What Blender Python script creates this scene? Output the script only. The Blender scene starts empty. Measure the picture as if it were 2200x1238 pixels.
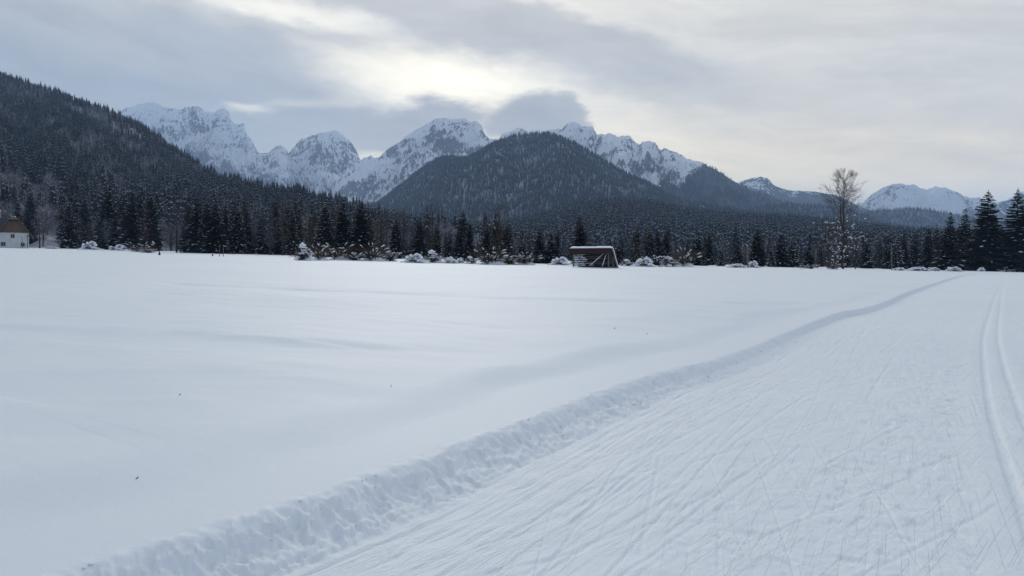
import bpy, math, random
import numpy as np
from mathutils import Vector, Matrix
random.seed(7)
RNG = np.random.default_rng(7)
S = bpy.context.scene
COL = S.collection

# ------------------------------------------------------------------ camera
F = 1589.0                       # focal length in photo pixels (2200 wide) = 26 mm on 36 mm
CAMZ = 1.6
PITCH = math.atan(50.0 / F)
cd = bpy.data.cameras.new("camera")
cam = bpy.data.objects.new("camera", cd)
COL.objects.link(cam)
cd.lens = 26.0
cd.sensor_width = 36.0
cd.clip_start = 0.05
cd.clip_end = 60000.0
cam.location = (0, 0, CAMZ)
cam.rotation_euler = (math.pi / 2 - PITCH, 0, 0)
S.camera = cam

# ------------------------------------------------------------------ light, exposure
SUN_AZ = math.radians(-6.0)
SUN_EL = math.radians(24.0)
sl = bpy.data.lights.new("sun", "SUN")
sl.energy = 1.25
sl.angle = math.radians(24)
sl.color = (1.0, 0.95, 0.86)
sun = bpy.data.objects.new("sun", sl)
COL.objects.link(sun)
sdir = Vector((math.sin(SUN_AZ) * math.cos(SUN_EL), math.cos(SUN_AZ) * math.cos(SUN_EL), math.sin(SUN_EL)))
sun.rotation_euler = sdir.to_track_quat('Z', 'Y').to_euler()
S.view_settings.view_transform = 'Standard'
S.view_settings.look = 'None'
S.view_settings.exposure = 0.12
S.view_settings.gamma = 1.0
S.view_settings.use_curve_mapping = False
S.render.engine = 'CYCLES'
S.cycles.use_denoising = True
S.cycles.max_bounces = 4
S.cycles.diffuse_bounces = 2
S.cycles.glossy_bounces = 1
S.cycles.transparent_max_bounces = 4
S.cycles.volume_bounces = 1
S.cycles.caustics_reflective = False
S.cycles.caustics_refractive = False


# ------------------------------------------------------------------ node helper
class NT:
    def __init__(self, tree):
        self.t = tree
        self.n = tree.nodes
        self.l = tree.links

    def new(self, typ, **kw):
        n = self.n.new(typ)
        for k, v in kw.items():
            setattr(n, k, v)
        return n

    def put(self, sock, v):
        if v is None:
            return
        if isinstance(v, bpy.types.NodeSocket):
            self.l.new(v, sock)
        else:
            sock.default_value = v

    def math(self, op, a, b=None, c=None, clamp=False):
        n = self.new('ShaderNodeMath', operation=op)
        n.use_clamp = clamp
        self.put(n.inputs[0], a)
        self.put(n.inputs[1], b)
        self.put(n.inputs[2], c)
        return n.outputs[0]

    def vmath(self, op, a, b=None, scale=None):
        n = self.new('ShaderNodeVectorMath', operation=op)
        self.put(n.inputs[0], a)
        self.put(n.inputs[1], b)
        if scale is not None:
            self.put(n.inputs['Scale'], scale)
        return n.outputs['Value'] if op in ('LENGTH', 'DOT_PRODUCT') else n.outputs[0]

    def mix(self, fac, a, b, blend='MIX'):
        n = self.new('ShaderNodeMix', data_type='RGBA', blend_type=blend)
        self.put(n.inputs[0], fac)
        for s, v in ((n.inputs[6], a), (n.inputs[7], b)):
            if isinstance(v, tuple) and len(v) == 3:
                v = (*v, 1.0)
            self.put(s, v)
        return n.outputs[2]

    def noise(self, vec, scale, detail=3.0, rough=0.5, dist=0.0, color=False):
        n = self.new('ShaderNodeTexNoise')
        self.put(n.inputs['Vector'], vec)
        n.inputs['Scale'].default_value = scale
        n.inputs['Detail'].default_value = detail
        n.inputs['Roughness'].default_value = rough
        n.inputs['Distortion'].default_value = dist
        return n.outputs['Color' if color else 'Fac']

    def ramp(self, v, lo, hi, a=0.0, b=1.0, smooth=True):
        n = self.new('ShaderNodeMapRange')
        n.interpolation_type = 'SMOOTHSTEP' if smooth else 'LINEAR'
        n.clamp = True
        self.put(n.inputs[0], v)
        self.put(n.inputs[1], lo)
        self.put(n.inputs[2], hi)
        self.put(n.inputs[3], a)
        self.put(n.inputs[4], b)
        return n.outputs[0]

    def mapping(self, vec, loc=(0, 0, 0), rot=(0, 0, 0), scale=(1, 1, 1), typ='POINT'):
        n = self.new('ShaderNodeMapping', vector_type=typ)
        self.put(n.inputs[0], vec)
        n.inputs['Location'].default_value = loc
        n.inputs['Rotation'].default_value = rot
        n.inputs['Scale'].default_value = scale
        return n.outputs[0]


# ------------------------------------------------------------------ sky (overcast, broken towards the sun)
W = bpy.data.worlds.new("World")
S.world = W
W.use_nodes = True
W.node_tree.nodes.clear()
N = NT(W.node_tree)
tc = N.new('ShaderNodeTexCoord')
sky = N.new('ShaderNodeTexSky', sky_type='NISHITA')
sky.sun_disc = False
sky.sun_elevation = SUN_EL
sky.sun_rotation = SUN_AZ
sky.altitude = 800
sep = N.new('ShaderNodeSeparateXYZ')
N.l.new(tc.outputs['Generated'], sep.inputs[0])
az = N.math('ARCTAN2', sep.outputs[0], sep.outputs[1])
el = N.math('ARCSINE', sep.outputs[2])
comb = N.new('ShaderNodeCombineXYZ')
N.l.new(az, comb.inputs[0])
N.l.new(el, comb.inputs[1])
P0 = comb.outputs[0]
# ragged cloud edges: warp the direction a little
wn = N.noise(N.mapping(P0, scale=(5, 12, 1)), 1.0, 5.0, 0.55, color=True)
wv = N.vmath('SUBTRACT', wn, (0.5, 0.5, 0.5))
P1 = N.vmath('ADD', P0, N.vmath('MULTIPLY', wv, (0.13, 0.06, 0.0)))


fn = N.noise(N.mapping(P0, scale=(11, 26, 1)), 1.0, 6.0, 0.6, color=True)
P2 = N.vmath('ADD', P0, N.vmath('MULTIPLY', N.vmath('SUBTRACT', fn, (0.5, 0.5, 0.5)), (0.095, 0.050, 0.0)))


def sky_pt(u, v):
    a = math.atan((u - 1100) / F)
    return a, math.atan((569 - v) / F * math.cos(a))


def blob(u, v, ru, rv, rot, soft, src=None):
    a, e = sky_pt(u, v)
    m = N.mapping(src or P1, loc=(a, e, 0), rot=(0, 0, math.radians(-rot)), scale=(ru / F, rv / F, 1), typ='TEXTURE')
    return N.ramp(N.vmath('LENGTH', m), 1.0 + soft, max(0.0, 1.0 - soft), 0.0, 1.0)


# high thin overcast: cream towards the sun side, blue grey away from it
streak = N.noise(N.mapping(P1, rot=(0, 0, math.radians(-10)), scale=(0.42, 0.075, 1), typ='TEXTURE'), 1.0, 6.0, 0.6)
wisp = N.noise(N.mapping(P1, rot=(0, 0, math.radians(-8)), scale=(0.16, 0.035, 1), typ='TEXTURE'), 1.0, 6.0, 0.65)
high = N.mix(N.ramp(az, -0.75, 0.55), (0.56, 0.585, 0.615), (0.90, 0.865, 0.80))
# the whole vault away from the bright part is blue grey
away = N.ramp(N.math('ABSOLUTE', N.math('SUBTRACT', az, 0.1)), 0.7, 2.2)
up = N.ramp(el, 0.35, 0.9)
high = N.mix(N.math('MAXIMUM', away, up), high, (0.40, 0.475, 0.61))
high = N.mix(N.ramp(streak, 0.42, 0.68, 0.0, 0.45), high, (0.56, 0.57, 0.60))
glow = blob(960, 215, 800, 260, 6, 0.95)
high = N.mix(N.math('MULTIPLY', glow, 0.9), high, (1.0, 0.98, 0.90))
layers = [
    # u, v, ru, rv, rot, soft, colour, opacity, crisp
    (1560, 330, 560, 90, 8, 0.8, (1.06, 1.00, 0.86), 0.85, 0),
    (1990, 205, 420, 105, 6, 0.7, (0.70, 0.685, 0.655), 0.75, 0),
    (1900, 60, 520, 60, 4, 0.7, (0.67, 0.665, 0.645), 0.7, 0),
    (1700, 118, 330, 26, 7, 0.8, (0.86, 0.84, 0.79), 0.6, 1),
    (2080, 350, 320, 40, 10, 0.9, (0.98, 0.90, 0.76), 0.7, 0),
    (2010, 330, 300, 16, 9, 0.8, (0.80, 0.75, 0.66), 0.5, 1),
    (1290, 185, 270, 20, 10, 0.7, (0.63, 0.63, 0.61), 0.75, 1),
    (1080, 66, 470, 60, 13, 0.26, (0.53, 0.54, 0.56), 0.92, 1),
    (760, 45, 520, 60, 9, 0.7, (0.535, 0.555, 0.59), 0.8, 0),
    (250, 35, 420, 90, 4, 0.8, (0.555, 0.575, 0.60), 0.85, 0),
    (600, 20, 190, 19, 8, 0.9, (1.10, 1.08, 1.00), 0.95, 1),
    (330, 155, 480, 100, 5, 0.30, (0.445, 0.475, 0.52), 0.85, 0),
    (575, 150, 245, 66, 12, 0.28, (0.435, 0.475, 0.53), 0.85, 1),
    (220, 220, 420, 75, 3, 0.5, (0.385, 0.435, 0.51), 0.9, 0),
    (640, 212, 150, 30, -12, 0.6, (0.43, 0.47, 0.53), 0.8, 1),
    (735, 229, 150, 13, -4, 0.7, (0.66, 0.67, 0.66), 0.85, 1),
    (700, 290, 215, 46, -6, 0.30, (0.40, 0.445, 0.51), 0.95, 1),
    (960, 182, 215, 52, 4, 0.8, (1.40, 1.34, 1.16), 1.0, 1),
    (1047, 240, 30, 60, 14, 0.9, (1.25, 1.20, 1.04), 0.9, 1),
    (935, 268, 108, 50, -4, 0.30, (0.385, 0.415, 0.475), 0.97, 1),
    (840, 285, 90, 36, -14, 0.3, (0.40, 0.435, 0.50), 0.9, 1),
    (1108, 262, 70, 50, -8, 0.38, (0.40, 0.425, 0.475), 0.96, 1),
    (1178, 252, 78, 42, 4, 0.34, (0.40, 0.425, 0.475), 0.96, 1),
    (1150, 285, 100, 34, 0, 0.3, (0.42, 0.445, 0.50), 0.9, 1),
    (1228, 248, 36, 32, 20, 0.4, (0.45, 0.47, 0.51), 0.85, 1),
    (540, 245, 38, 10, 3, 0.8, (0.95, 0.94, 0.88), 0.8, 1),
]
cur = high
for (u, v, ru, rv, rot, soft, colr, op, crisp) in layers:
    cur = N.mix(N.math('MULTIPLY', blob(u, v, ru, rv, rot, soft, P2 if crisp else None), op), cur, colr)
# sunlit air low on the sun side is warmer
cur = N.mix(N.math('MULTIPLY', N.ramp(el, 0.24, 0.03), N.ramp(N.math('ABSOLUTE', N.math('SUBTRACT', az, 0.35)), 1.4, 0.4)), cur, (1.62, 1.42, 0.98), 'MULTIPLY')
cur = N.mix(1.0, cur, (1.115, 1.075, 0.985), 'MULTIPLY')
cur = N.vmath('SCALE', cur, scale=N.ramp(wisp, 0.25, 0.75, 8.5, 11.5, False))          # background strength 0.1 below
fin = N.mix(0.93, sky.outputs[0], cur)           # a little of the clear sky tints the cloud
bg = N.new('ShaderNodeBackground')
N.l.new(fin, bg.inputs[0])
bg.inputs[1].default_value = 0.1
wo = N.new('ShaderNodeOutputWorld')
N.l.new(bg.outputs[0], wo.inputs[0])


# ------------------------------------------------------------------ noise in numpy
def _hash(ix, iy, seed):
    h = (ix.astype(np.int64) * 374761393 + iy.astype(np.int64) * 668265263 + seed * 1442695041) & 0xFFFFFFFF
    h = ((h ^ (h >> 13)) * 1274126177) & 0xFFFFFFFF
    h = h ^ (h >> 16)
    return h


def perlin(x, y, seed=0):
    x = np.asarray(x, float)
    y = np.asarray(y, float)
    x0 = np.floor(x); y0 = np.floor(y)
    fx = x - x0; fy = y - y0
    ux = fx * fx * fx * (fx * (fx * 6 - 15) + 10)
    uy = fy * fy * fy * (fy * (fy * 6 - 15) + 10)

    def g(dx, dy):
        a = _hash(x0 + dx, y0 + dy, seed) * (2 * math.pi / 4294967296.0)
        return np.cos(a) * (fx - dx) + np.sin(a) * (fy - dy)
    a = g(0, 0); b = g(1, 0); c = g(0, 1); d = g(1, 1)
    return (a + ux * (b - a) + uy * (c - a + ux * (a - b - c + d))) * 1.5


def fbm(x, y, oct=4, seed=0, gain=0.5):
    x = np.asarray(x, float); y = np.asarray(y, float)
    s = 0; a = 1.0; t = 0
    for i in range(oct):
        s = s + a * perlin(x * 2 ** i, y * 2 ** i, seed + i * 17)
        t += a; a *= gain
    return s / t


def ridged(x, y, oct=4, seed=0, gain=0.55):
    x = np.asarray(x, float); y = np.asarray(y, float)
    s = 0; a = 1.0; t = 0
    for i in range(oct):
        s = s + a * (1 - np.abs(perlin(x * 2 ** i, y * 2 ** i, seed + i * 31)))
        t += a; a *= gain
    return s / t


def sstep(a, b, x):
    t = np.clip((x - a) / (b - a), 0, 1)
    return t * t * (3 - 2 * t)


# ------------------------------------------------------------------ photo pixel -> world
def ray(u, v):
    a = (u - 1100) / F
    b = (619 - v) / F
    return np.array([a, math.cos(PITCH) + b * math.sin(PITCH), -math.sin(PITCH) + b * math.cos(PITCH)])


def at(u, v, Y):
    d = ray(u, v)
    k = Y / d[1]
    return np.array([d[0] * k, Y, CAMZ + d[2] * k])


C1, C2 = -0.0242, 0.0134


def plane(x, y):
    return C1 * np.clip(x, -220, 220) + C2 * np.clip(y, -60, 230)


def on_plane(u, v, h=0.0):
    d = ray(u, v)
    k = (CAMZ - h) / (C1 * d[0] + C2 * d[1] - d[2])
    return d[0] * k, d[1] * k


# ------------------------------------------------------------------ mesh helpers
def tag(o, label=None, cat=None, group=None, kind=None):
    if label: o["label"] = label
    if cat: o["category"] = cat
    if group: o["group"] = group
    if kind: o["kind"] = kind
    return o


def link(o, parent=None):
    COL.objects.link(o)
    if parent is not None:
        o.parent = parent
    return o


def mesh_np(name, V, Q, mats, smooth=False, midx=None):
    me = bpy.data.meshes.new(name)
    V = np.asarray(V, np.float32)
    Q = np.asarray(Q, np.int32)
    k = Q.shape[1]
    me.vertices.add(len(V))
    me.vertices.foreach_set("co", V.ravel())
    me.loops.add(Q.size)
    me.loops.foreach_set("vertex_index", Q.ravel())
    me.polygons.add(len(Q))
    me.polygons.foreach_set("loop_start", np.arange(0, Q.size, k, dtype=np.int32))
    me.polygons.foreach_set("loop_total", np.full(len(Q), k, np.int32))
    if midx is not None:
        me.polygons.foreach_set("material_index", np.asarray(midx, np.int32))
    me.polygons.foreach_set("use_smooth", np.full(len(Q), smooth))
    for m in (mats if isinstance(mats, list) else [mats]):
        me.materials.append(m)
    me.update(calc_edges=True)
    me.validate()
    return me


def attr(me, name, arr):
    a = me.attributes.new(name, 'FLOAT', 'POINT')
    a.data.foreach_set("value", np.asarray(arr, np.float32))


class MB:
    def __init__(self):
        self.v = []; self.f = []; self.m = []

    def face(self, pts, mi=0):
        b = len(self.v)
        self.v += [tuple(p) for p in pts]
        self.f.append(tuple(range(b, b + len(pts))))
        self.m.append(mi)

    def tube(self, pts, rad, n=5, mi=0, cap=True):
        pts = [Vector(p) for p in pts]
        b = len(self.v)
        prev = None
        for i, p in enumerate(pts):
            d = (pts[min(i + 1, len(pts) - 1)] - pts[max(i - 1, 0)])
            if d.length < 1e-9: d = Vector((0, 0, 1))
            d.normalize()
            x = prev if prev is not None else (Vector((1, 0, 0)) if abs(d.x) < 0.9 else Vector((0, 1, 0)))
            x = (x - d * x.dot(d))
            if x.length < 1e-6: x = d.orthogonal()
            x.normalize(); prev = x
            y = d.cross(x)
            for k in range(n):
                a = 2 * math.pi * k / n
                self.v.append(tuple(p + (x * math.cos(a) + y * math.sin(a)) * rad[i]))
        for i in range(len(pts) - 1):
            for k in range(n):
                a = b + i * n + k; c = b + i * n + (k + 1) % n
                self.f.append((a, c, c + n, a + n)); self.m.append(mi)
        if cap:
            self.f.append(tuple(b + (len(pts) - 1) * n + k for k in range(n))); self.m.append(mi)
            self.f.append(tuple(b + n - 1 - k for k in range(n))); self.m.append(mi)

    def box(self, c, s, rot=None, mi=0, bevel=0.0):
        c = Vector(c); hx, hy, hz = s[0] / 2, s[1] / 2, s[2] / 2
        R = rot or Matrix.Identity(3)
        b = len(self.v)
        for z in (-hz, hz):
            for (x, y) in ((-hx, -hy), (hx, -hy), (hx, hy), (-hx, hy)):
                self.v.append(tuple(c + R @ Vector((x, y, z))))
        for q in ((3, 2, 1, 0), (4, 5, 6, 7), (0, 1, 5, 4), (1, 2, 6, 5), (2, 3, 7, 6), (3, 0, 4, 7)):
            self.f.append(tuple(b + i for i in q)); self.m.append(mi)

    def prism(self, outline, off, mi=0):
        """outline: list of 3D points (planar, ccw seen from -off), extruded by vector off"""
        n = len(outline); b = len(self.v); off = Vector(off)
        for p in outline: self.v.append(tuple(p))
        for p in outline: self.v.append(tuple(Vector(p) + off))
        self.f.append(tuple(b + i for i in range(n))); self.m.append(mi)
        self.f.append(tuple(b + n + i for i in reversed(range(n)))); self.m.append(mi)
        for i in range(n):
            j = (i + 1) % n
            self.f.append((b + j, b + i, b + n + i, b + n + j)); self.m.append(mi)

    def lump(self, c, r, seed=0, sub=2, amp=0.25, flat=None):
        """an irregular snow lump; r = (rx, ry, rz)"""
        V, T = ICO[sub]
        n = fbm(V[:, 0] * 1.3 + seed * 3.1, V[:, 1] * 1.3 + V[:, 2] * 1.7 + seed, 3, 5)
        P = V * (1 + amp * 2 * n)[:, None] * np.array(r)
        if flat is not None:
            P[:, 2] = np.where(P[:, 2] < 0, P[:, 2] * flat, P[:, 2])
        b = len(self.v)
        self.v += [tuple(p) for p in (P + np.array(c))]
        for t in T:
            self.f.append((b + t[0], b + t[1], b + t[2])); self.m.append(0)

    def mesh(self, name, mats, smooth=False):
        me = bpy.data.meshes.new(name)
        me.from_pydata(self.v, [], self.f)
        for m in (mats if isinstance(mats, list) else [mats]):
            me.materials.append(m)
        if any(self.m):
            me.polygons.foreach_set("material_index", self.m)
        me.polygons.foreach_set("use_smooth", [smooth] * len(self.f))
        me.update()
        return me

    def build(self, name, mats, parent=None, smooth=False):
        return link(bpy.data.objects.new(name, self.mesh(name, mats, smooth)), parent)


def _ico(sub):
    t = (1 + 5 ** 0.5) / 2
    V = [(-1, t, 0), (1, t, 0), (-1, -t, 0), (1, -t, 0), (0, -1, t), (0, 1, t), (0, -1, -t), (0, 1, -t), (t, 0, -1), (t, 0, 1), (-t, 0, -1), (-t, 0, 1)]
    T = [(0, 11, 5), (0, 5, 1), (0, 1, 7), (0, 7, 10), (0, 10, 11), (1, 5, 9), (5, 11, 4), (11, 10, 2), (10, 7, 6), (7, 1, 8),
         (3, 9, 4), (3, 4, 2), (3, 2, 6), (3, 6, 8), (3, 8, 9), (4, 9, 5), (2, 4, 11), (6, 2, 10), (8, 6, 7), (9, 8, 1)]
    V = [np.array(v) / np.linalg.norm(v) for v in V]
    for _ in range(sub):
        c = {}; T2 = []

        def mid(a, b):
            k = (min(a, b), max(a, b))
            if k not in c:
                m = V[a] + V[b]; V.append(m / np.linalg.norm(m)); c[k] = len(V) - 1
            return c[k]
        for a, b, d in T:
            x, y, z = mid(a, b), mid(b, d), mid(d, a)
            T2 += [(a, x, z), (b, y, x), (d, z, y), (x, y, z)]
        T = T2
    return np.array(V), T


ICO = {k: _ico(k) for k in (0, 1, 2, 3)}


def empty(name, loc, rz=0.0):
    o = bpy.data.objects.new(name, None)
    o.empty_display_size = 0.3
    o.location = loc
    o.rotation_euler = (0, 0, rz)
    return link(o)


# ------------------------------------------------------------------ materials
def mat(name):
    m = bpy.data.materials.new(name)
    m.use_nodes = True
    m.node_tree.nodes.clear()
    n = NT(m.node_tree)
    b = n.new('ShaderNodeBsdfPrincipled')
    o = n.new('ShaderNodeOutputMaterial')
    n.l.new(b.outputs[0], o.inputs[0])
    return m, n, b


def bump(n, b, h, strength=0.5, dist=0.02):
    k = n.new('ShaderNodeBump')
    k.inputs['Strength'].default_value = strength
    k.inputs['Distance'].default_value = dist
    n.put(k.inputs['Height'], h)
    n.l.new(k.outputs[0], b.inputs['Normal'])


def simple(name, c1, c2=None, scale=3.0, rough=0.85, bumpd=0.0, spec=0.2, perobj=0.0):
    m, n, b = mat(name)
    g = n.new('ShaderNodeTexCoord').outputs['Object']
    nz = n.noise(g, scale, 4.0, 0.6)
    c = n.mix(n.ramp(nz, 0.3, 0.7), c1, c2 or tuple(x * 0.6 for x in c1))
    if perobj:
        oi = n.new('ShaderNodeObjectInfo')
        c = n.mix(1.0, c, n.mix(oi.outputs['Random'], (1 - perobj,) * 3, (1 + perobj,) * 3), 'MULTIPLY')
    n.l.new(c, b.inputs['Base Color'])
    b.inputs['Roughness'].default_value = rough
    b.inputs['Specular IOR Level'].default_value = spec
    if bumpd:
        bump(n, b, nz, 0.6, bumpd)
    return m


M = {}
M['snow_lump'] = simple('snow_lump', (0.84, 0.86, 0.90), (0.80, 0.83, 0.88), 6.0, 0.7, 0.02)
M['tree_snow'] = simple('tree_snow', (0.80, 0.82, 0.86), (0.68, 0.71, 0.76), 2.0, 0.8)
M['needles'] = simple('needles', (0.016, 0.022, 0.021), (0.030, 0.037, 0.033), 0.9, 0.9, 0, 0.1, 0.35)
M['bark'] = simple('bark', (0.055, 0.045, 0.038), (0.03, 0.026, 0.024), 4.0, 0.95, 0, 0.1)
M['twig'] = simple('twig', (0.085, 0.060, 0.044), (0.050, 0.038, 0.030), 1.0, 0.95, 0, 0.1, 0.3)
M['twig_frost'] = simple('twig_frost', (0.13, 0.14, 0.17), (0.06, 0.06, 0.07), 1.2, 0.95, 0, 0.1, 0.3)
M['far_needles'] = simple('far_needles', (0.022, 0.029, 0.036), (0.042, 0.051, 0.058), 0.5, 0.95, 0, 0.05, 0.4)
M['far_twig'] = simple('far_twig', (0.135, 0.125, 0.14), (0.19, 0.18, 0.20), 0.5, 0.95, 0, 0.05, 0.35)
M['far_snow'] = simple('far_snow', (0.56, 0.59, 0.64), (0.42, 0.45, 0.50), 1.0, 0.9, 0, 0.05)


def snow_material(name, trail=False):
    m, n, b = mat(name)
    g = n.new('ShaderNodeTexCoord').outputs['Object']
    big = n.noise(g, 0.12, 3.0, 0.5)
    fine = n.noise(g, 55.0, 4.0, 0.65)
    mid = n.noise(g, 9.0, 5.0, 0.6)
    if trail:
        c = n.mix(n.ramp(big, 0.3, 0.7), (0.785, 0.82, 0.845), (0.82, 0.845, 0.865))
    else:
        c = n.mix(n.ramp(big, 0.3, 0.7), (0.755, 0.79, 0.815), (0.785, 0.815, 0.835))
    n.l.new(c, b.inputs['Base Color'])
    b.inputs['Roughness'].default_value = 0.65
    b.inputs['Specular IOR Level'].default_value = 0.15
    h = n.math('MULTIPLY', fine, 0.25)
    if trail:
        a = n.new('ShaderNodeAttribute', attribute_name='bank_distance').outputs['Fac']
        # corduroy left by the groomer: fine ridges that run with the bank
        wv = n.math('SINE', n.math('MULTIPLY', a, 2 * math.pi / 0.026))
        msk = n.math('MULTIPLY', n.ramp(a, -1.5, -0.35, 0.0, 1.0), n.ramp(n.noise(g, 0.7, 3.0), 0.40, 0.62, 0.25, 1.0))
        cord = n.math('MULTIPLY', n.math('MULTIPLY', wv, msk), 0.28)
        h = n.math('ADD', h, cord)
        # short shallow ski scratches in the main skating directions
        for rot, sc in ((62, 1.0), (48, 1.2), (74, 0.9), (30, 1.4)):
            q = n.mapping(g, rot=(0, 0, math.radians(rot)), scale=(1.3 / sc, 0.022 / sc, 1), typ='TEXTURE')
            s = n.ramp(n.noise(q, 1.0, 2.0, 0.5), 0.58, 0.70)
            h = n.math('SUBTRACT', h, n.math('MULTIPLY', s, 0.6 if rot > 40 and rot < 70 else 0.3))
        h = n.math('ADD', h, n.math('MULTIPLY', mid, 0.9))
        bump(n, b, h, 0.55, 0.012)
    else:
        h = n.math('ADD', h, n.math('MULTIPLY', mid, 0.5))
        bump(n, b, h, 0.6, 0.010)
    return m


M['field'] = snow_material('field_snow')
M['trail'] = snow_material('trail_snow', True)

# ------------------------------------------------------------------ ground: one sheet, split into field, bank, trail, classic track
LIP = [(123, 1225), (286, 1170), (470, 1117), (655, 1062), (818, 1005), (1017, 935), (1148, 889), (1235, 856), (1343, 817), (1443, 787),
       (1530, 770), (1626, 737), (1700, 706), (1800, 667), (1850, 661), (1900, 647), (1950, 625), (2000, 610), (2050, 595), (2075, 588.5), (2150, 589.0), (2200, 590.5)]
bank = [on_plane(u, v, 0.21) for u, v in LIP]
d0 = np.array(bank[1]) - np.array(bank[0]); d0 /= np.linalg.norm(d0)
bank = [tuple(np.array(bank[0]) - d0 * 60)] + bank + [(bank[-1][0] + 60, bank[-1][1] - 6)]
TRK = [(2200, 985), (2175, 928), (2158, 880), (2140, 810), (2133, 770), (2128, 737), (2130, 705), (2136, 680), (2140, 663), (2145, 635), (2155, 613), (2156, 594)]
track = [on_plane(u, v, 0.0) for u, v in TRK]
d1 = np.array(track[1]) - np.array(track[0]); d1 /= np.linalg.norm(d1)
track = [tuple(np.array(track[0]) - d1 * 40)] + track
DITCH = [(380, 612), (560, 622), (820, 633), (1100, 648), (1350, 656), (1600, 659), (1760, 652)]
ditch = [on_plane(u, v, 0.22) for u, v in DITCH]


def smooth_line(pts, it=2):
    pts = [np.array(p, float) for p in pts]
    for _ in range(it):
        q = [pts[0]]
        for a, b in zip(pts[:-1], pts[1:]):
            q += [a * 0.75 + b * 0.25, a * 0.25 + b * 0.75]
        q.append(pts[-1]); pts = q
    return np.array(pts)


def line_dist(P, L):
    """signed distance (left of the line positive) and run along it"""
    P = np.asarray(P, float)
    best = np.full(len(P), 1e18); sgn = np.ones(len(P)); run = np.zeros(len(P)); acc = 0
    for a, b in zip(L[:-1], L[1:]):
        ab = b - a; ll = np.hypot(*ab)
        if ll < 1e-9: continue
        ap = P - a
        t = np.clip((ap @ ab) / (ll * ll), 0, 1)
        dx = ap[:, 0] - t * ab[0]; dy = ap[:, 1] - t * ab[1]
        d = dx * dx + dy * dy
        k = d < best
        best = np.where(k, d, best)
        sgn = np.where(k, np.sign(ab[0] * ap[:, 1] - ab[1] * ap[:, 0]), sgn)
        run = np.where(k, acc + t * ll, run)
        acc += ll
    return np.sqrt(best) * sgn, run


BANK = smooth_line(bank, 1)
TRACK = smooth_line(track, 2)
DITCHL = smooth_line(ditch, 2)


def ground(x, y, detail=True):
    x = np.atleast_1d(np.asarray(x, float)); y = np.atleast_1d(np.asarray(y, float))
    P = np.stack([x, y], 1)
    r = np.hypot(x, y)
    sd, run = line_dist(P, BANK)
    wob = 0.05 * fbm(run * 2.3, np.zeros_like(run) + 3.0, 3, 9)
    e = sd + wob + 0.10
    z = plane(x, y)
    rise = 0.40 * sstep(-0.28, 0.06, e) + 0.60 * sstep(-0.06, 0.17, e)
    rise = np.where(r > 13, rise * sstep(22, 13, r) + sstep(-0.02, 0.14, e) * sstep(13, 22, r), rise)
    z = z + 0.16 * rise
    # shelf beside the bank, then a soft wind-shaped rise
    near = sstep(60, 16, r)
    sh = fbm(run * 0.35, sd * 0.25, 3, 21)
    z = z + 0.13 * near * sstep(0.75 + 0.35 * sh, 1.55 + 0.35 * sh, sd) * (0.75 + 0.5 * sh)
    z = z + sstep(0.4, 3.0, sd) * (0.10 * fbm(x * 0.06 + 5, y * 0.11, 3, 33) + 0.026 * fbm(x * 0.35, y * 0.8, 3, 44) * near + 0.0045 * fbm(x * 1.6 + 0.8 * y, y * 4.0, 3, 45) * near * (0.4 + fbm(x * 0.2, y * 0.2, 2, 46)))
    # a wide shallow swale a few metres in
    q = -0.42 * x + 0.9 * y
    z = z + sstep(1.0, 3.5, sd) * 0.06 * sstep(9.5, 10.7, y + 0.15 * x + 1.2 * sh) * near
    # line of an old buried track across the field
    dd, _ = line_dist(P, DITCHL)
    z = z - sstep(0.3, 3.0, sd) * 0.10 * np.exp(-(dd / 0.55) ** 2) * (0.75 + 0.7 * fbm(x * 0.4, y * 0.2, 2, 3))
    # snow thrown up along the field edge near the trees
    info = dict(sd=sd, run=run, e=e)
    if detail:
        lump = sstep(-0.36, -0.16, e + 0.10 * fbm(run * 1.1, run * 0 + 8, 2, 4)) * sstep(0.16, 0.02, e)
        nearb = sstep(15, 8, r)
        wx = x + 0.05 * perlin(x * 6, y * 6, 60); wy = y + 0.05 * perlin(x * 6 + 9, y * 6, 60)
        c1_ = 1 - np.abs(perlin(wx * 5.5, wy * 5.5, 61)) * 2
        c2_ = 1 - np.abs(perlin(wx * 12, wy * 12, 62)) * 2
        z = z + nearb * lump * (0.026 * (0.6 + 0.8 * fbm(run * 0.5, run * 0 + 2, 2, 41)) * np.maximum(-0.3, c1_ - 0.1) + 0.016 * np.maximum(-0.4, c2_) + 0.012 * fbm(x * 26, y * 26, 2, 63))
        lip = np.exp(-((e - 0.15) / 0.06) ** 2)
        z = z + nearb * lip * 0.022 * np.maximum(-.3, fbm(x * 6, y * 6, 3, 64) + 0.1)
        # beyond: overhanging slab edge with a dark crack
        # trail relief
        tr = sstep(-0.1, -0.4, sd)
        z = z + tr * (0.012 * fbm(x * 0.8, y * 0.8, 3, 71) + 0.010 * fbm(x * 3.1, y * 3.1, 2, 72))
        td, _ = line_dist(P, TRACK)
        ta = np.abs(td)
        g = np.exp(-((ta - 0.14) / 0.042) ** 4)
        z = z - tr * 0.020 * g + tr * 0.008 * np.exp(-((ta - 0.30) / 0.10) ** 2) + tr * 0.006 * np.exp(-(ta / 0.06) ** 2)
        # kicked-up granular snow beside the classic track
        pit = sstep(2.4, 0.9, ta + 0.6 * fbm(x * 0.5, y * 0.5, 2, 12)) * sstep(0.32, 0.5, ta)
        z = z - tr * pit * 0.012 * sstep(0.22, 0.5, perlin(x * 8, y * 5, 75)) - tr * pit * 0.008 * fbm(x * 14, y * 14, 2, 76)
        info['td'] = td
    return z, info


def gz(x, y):
    return float(ground([x], [y], False)[0][0])


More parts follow.
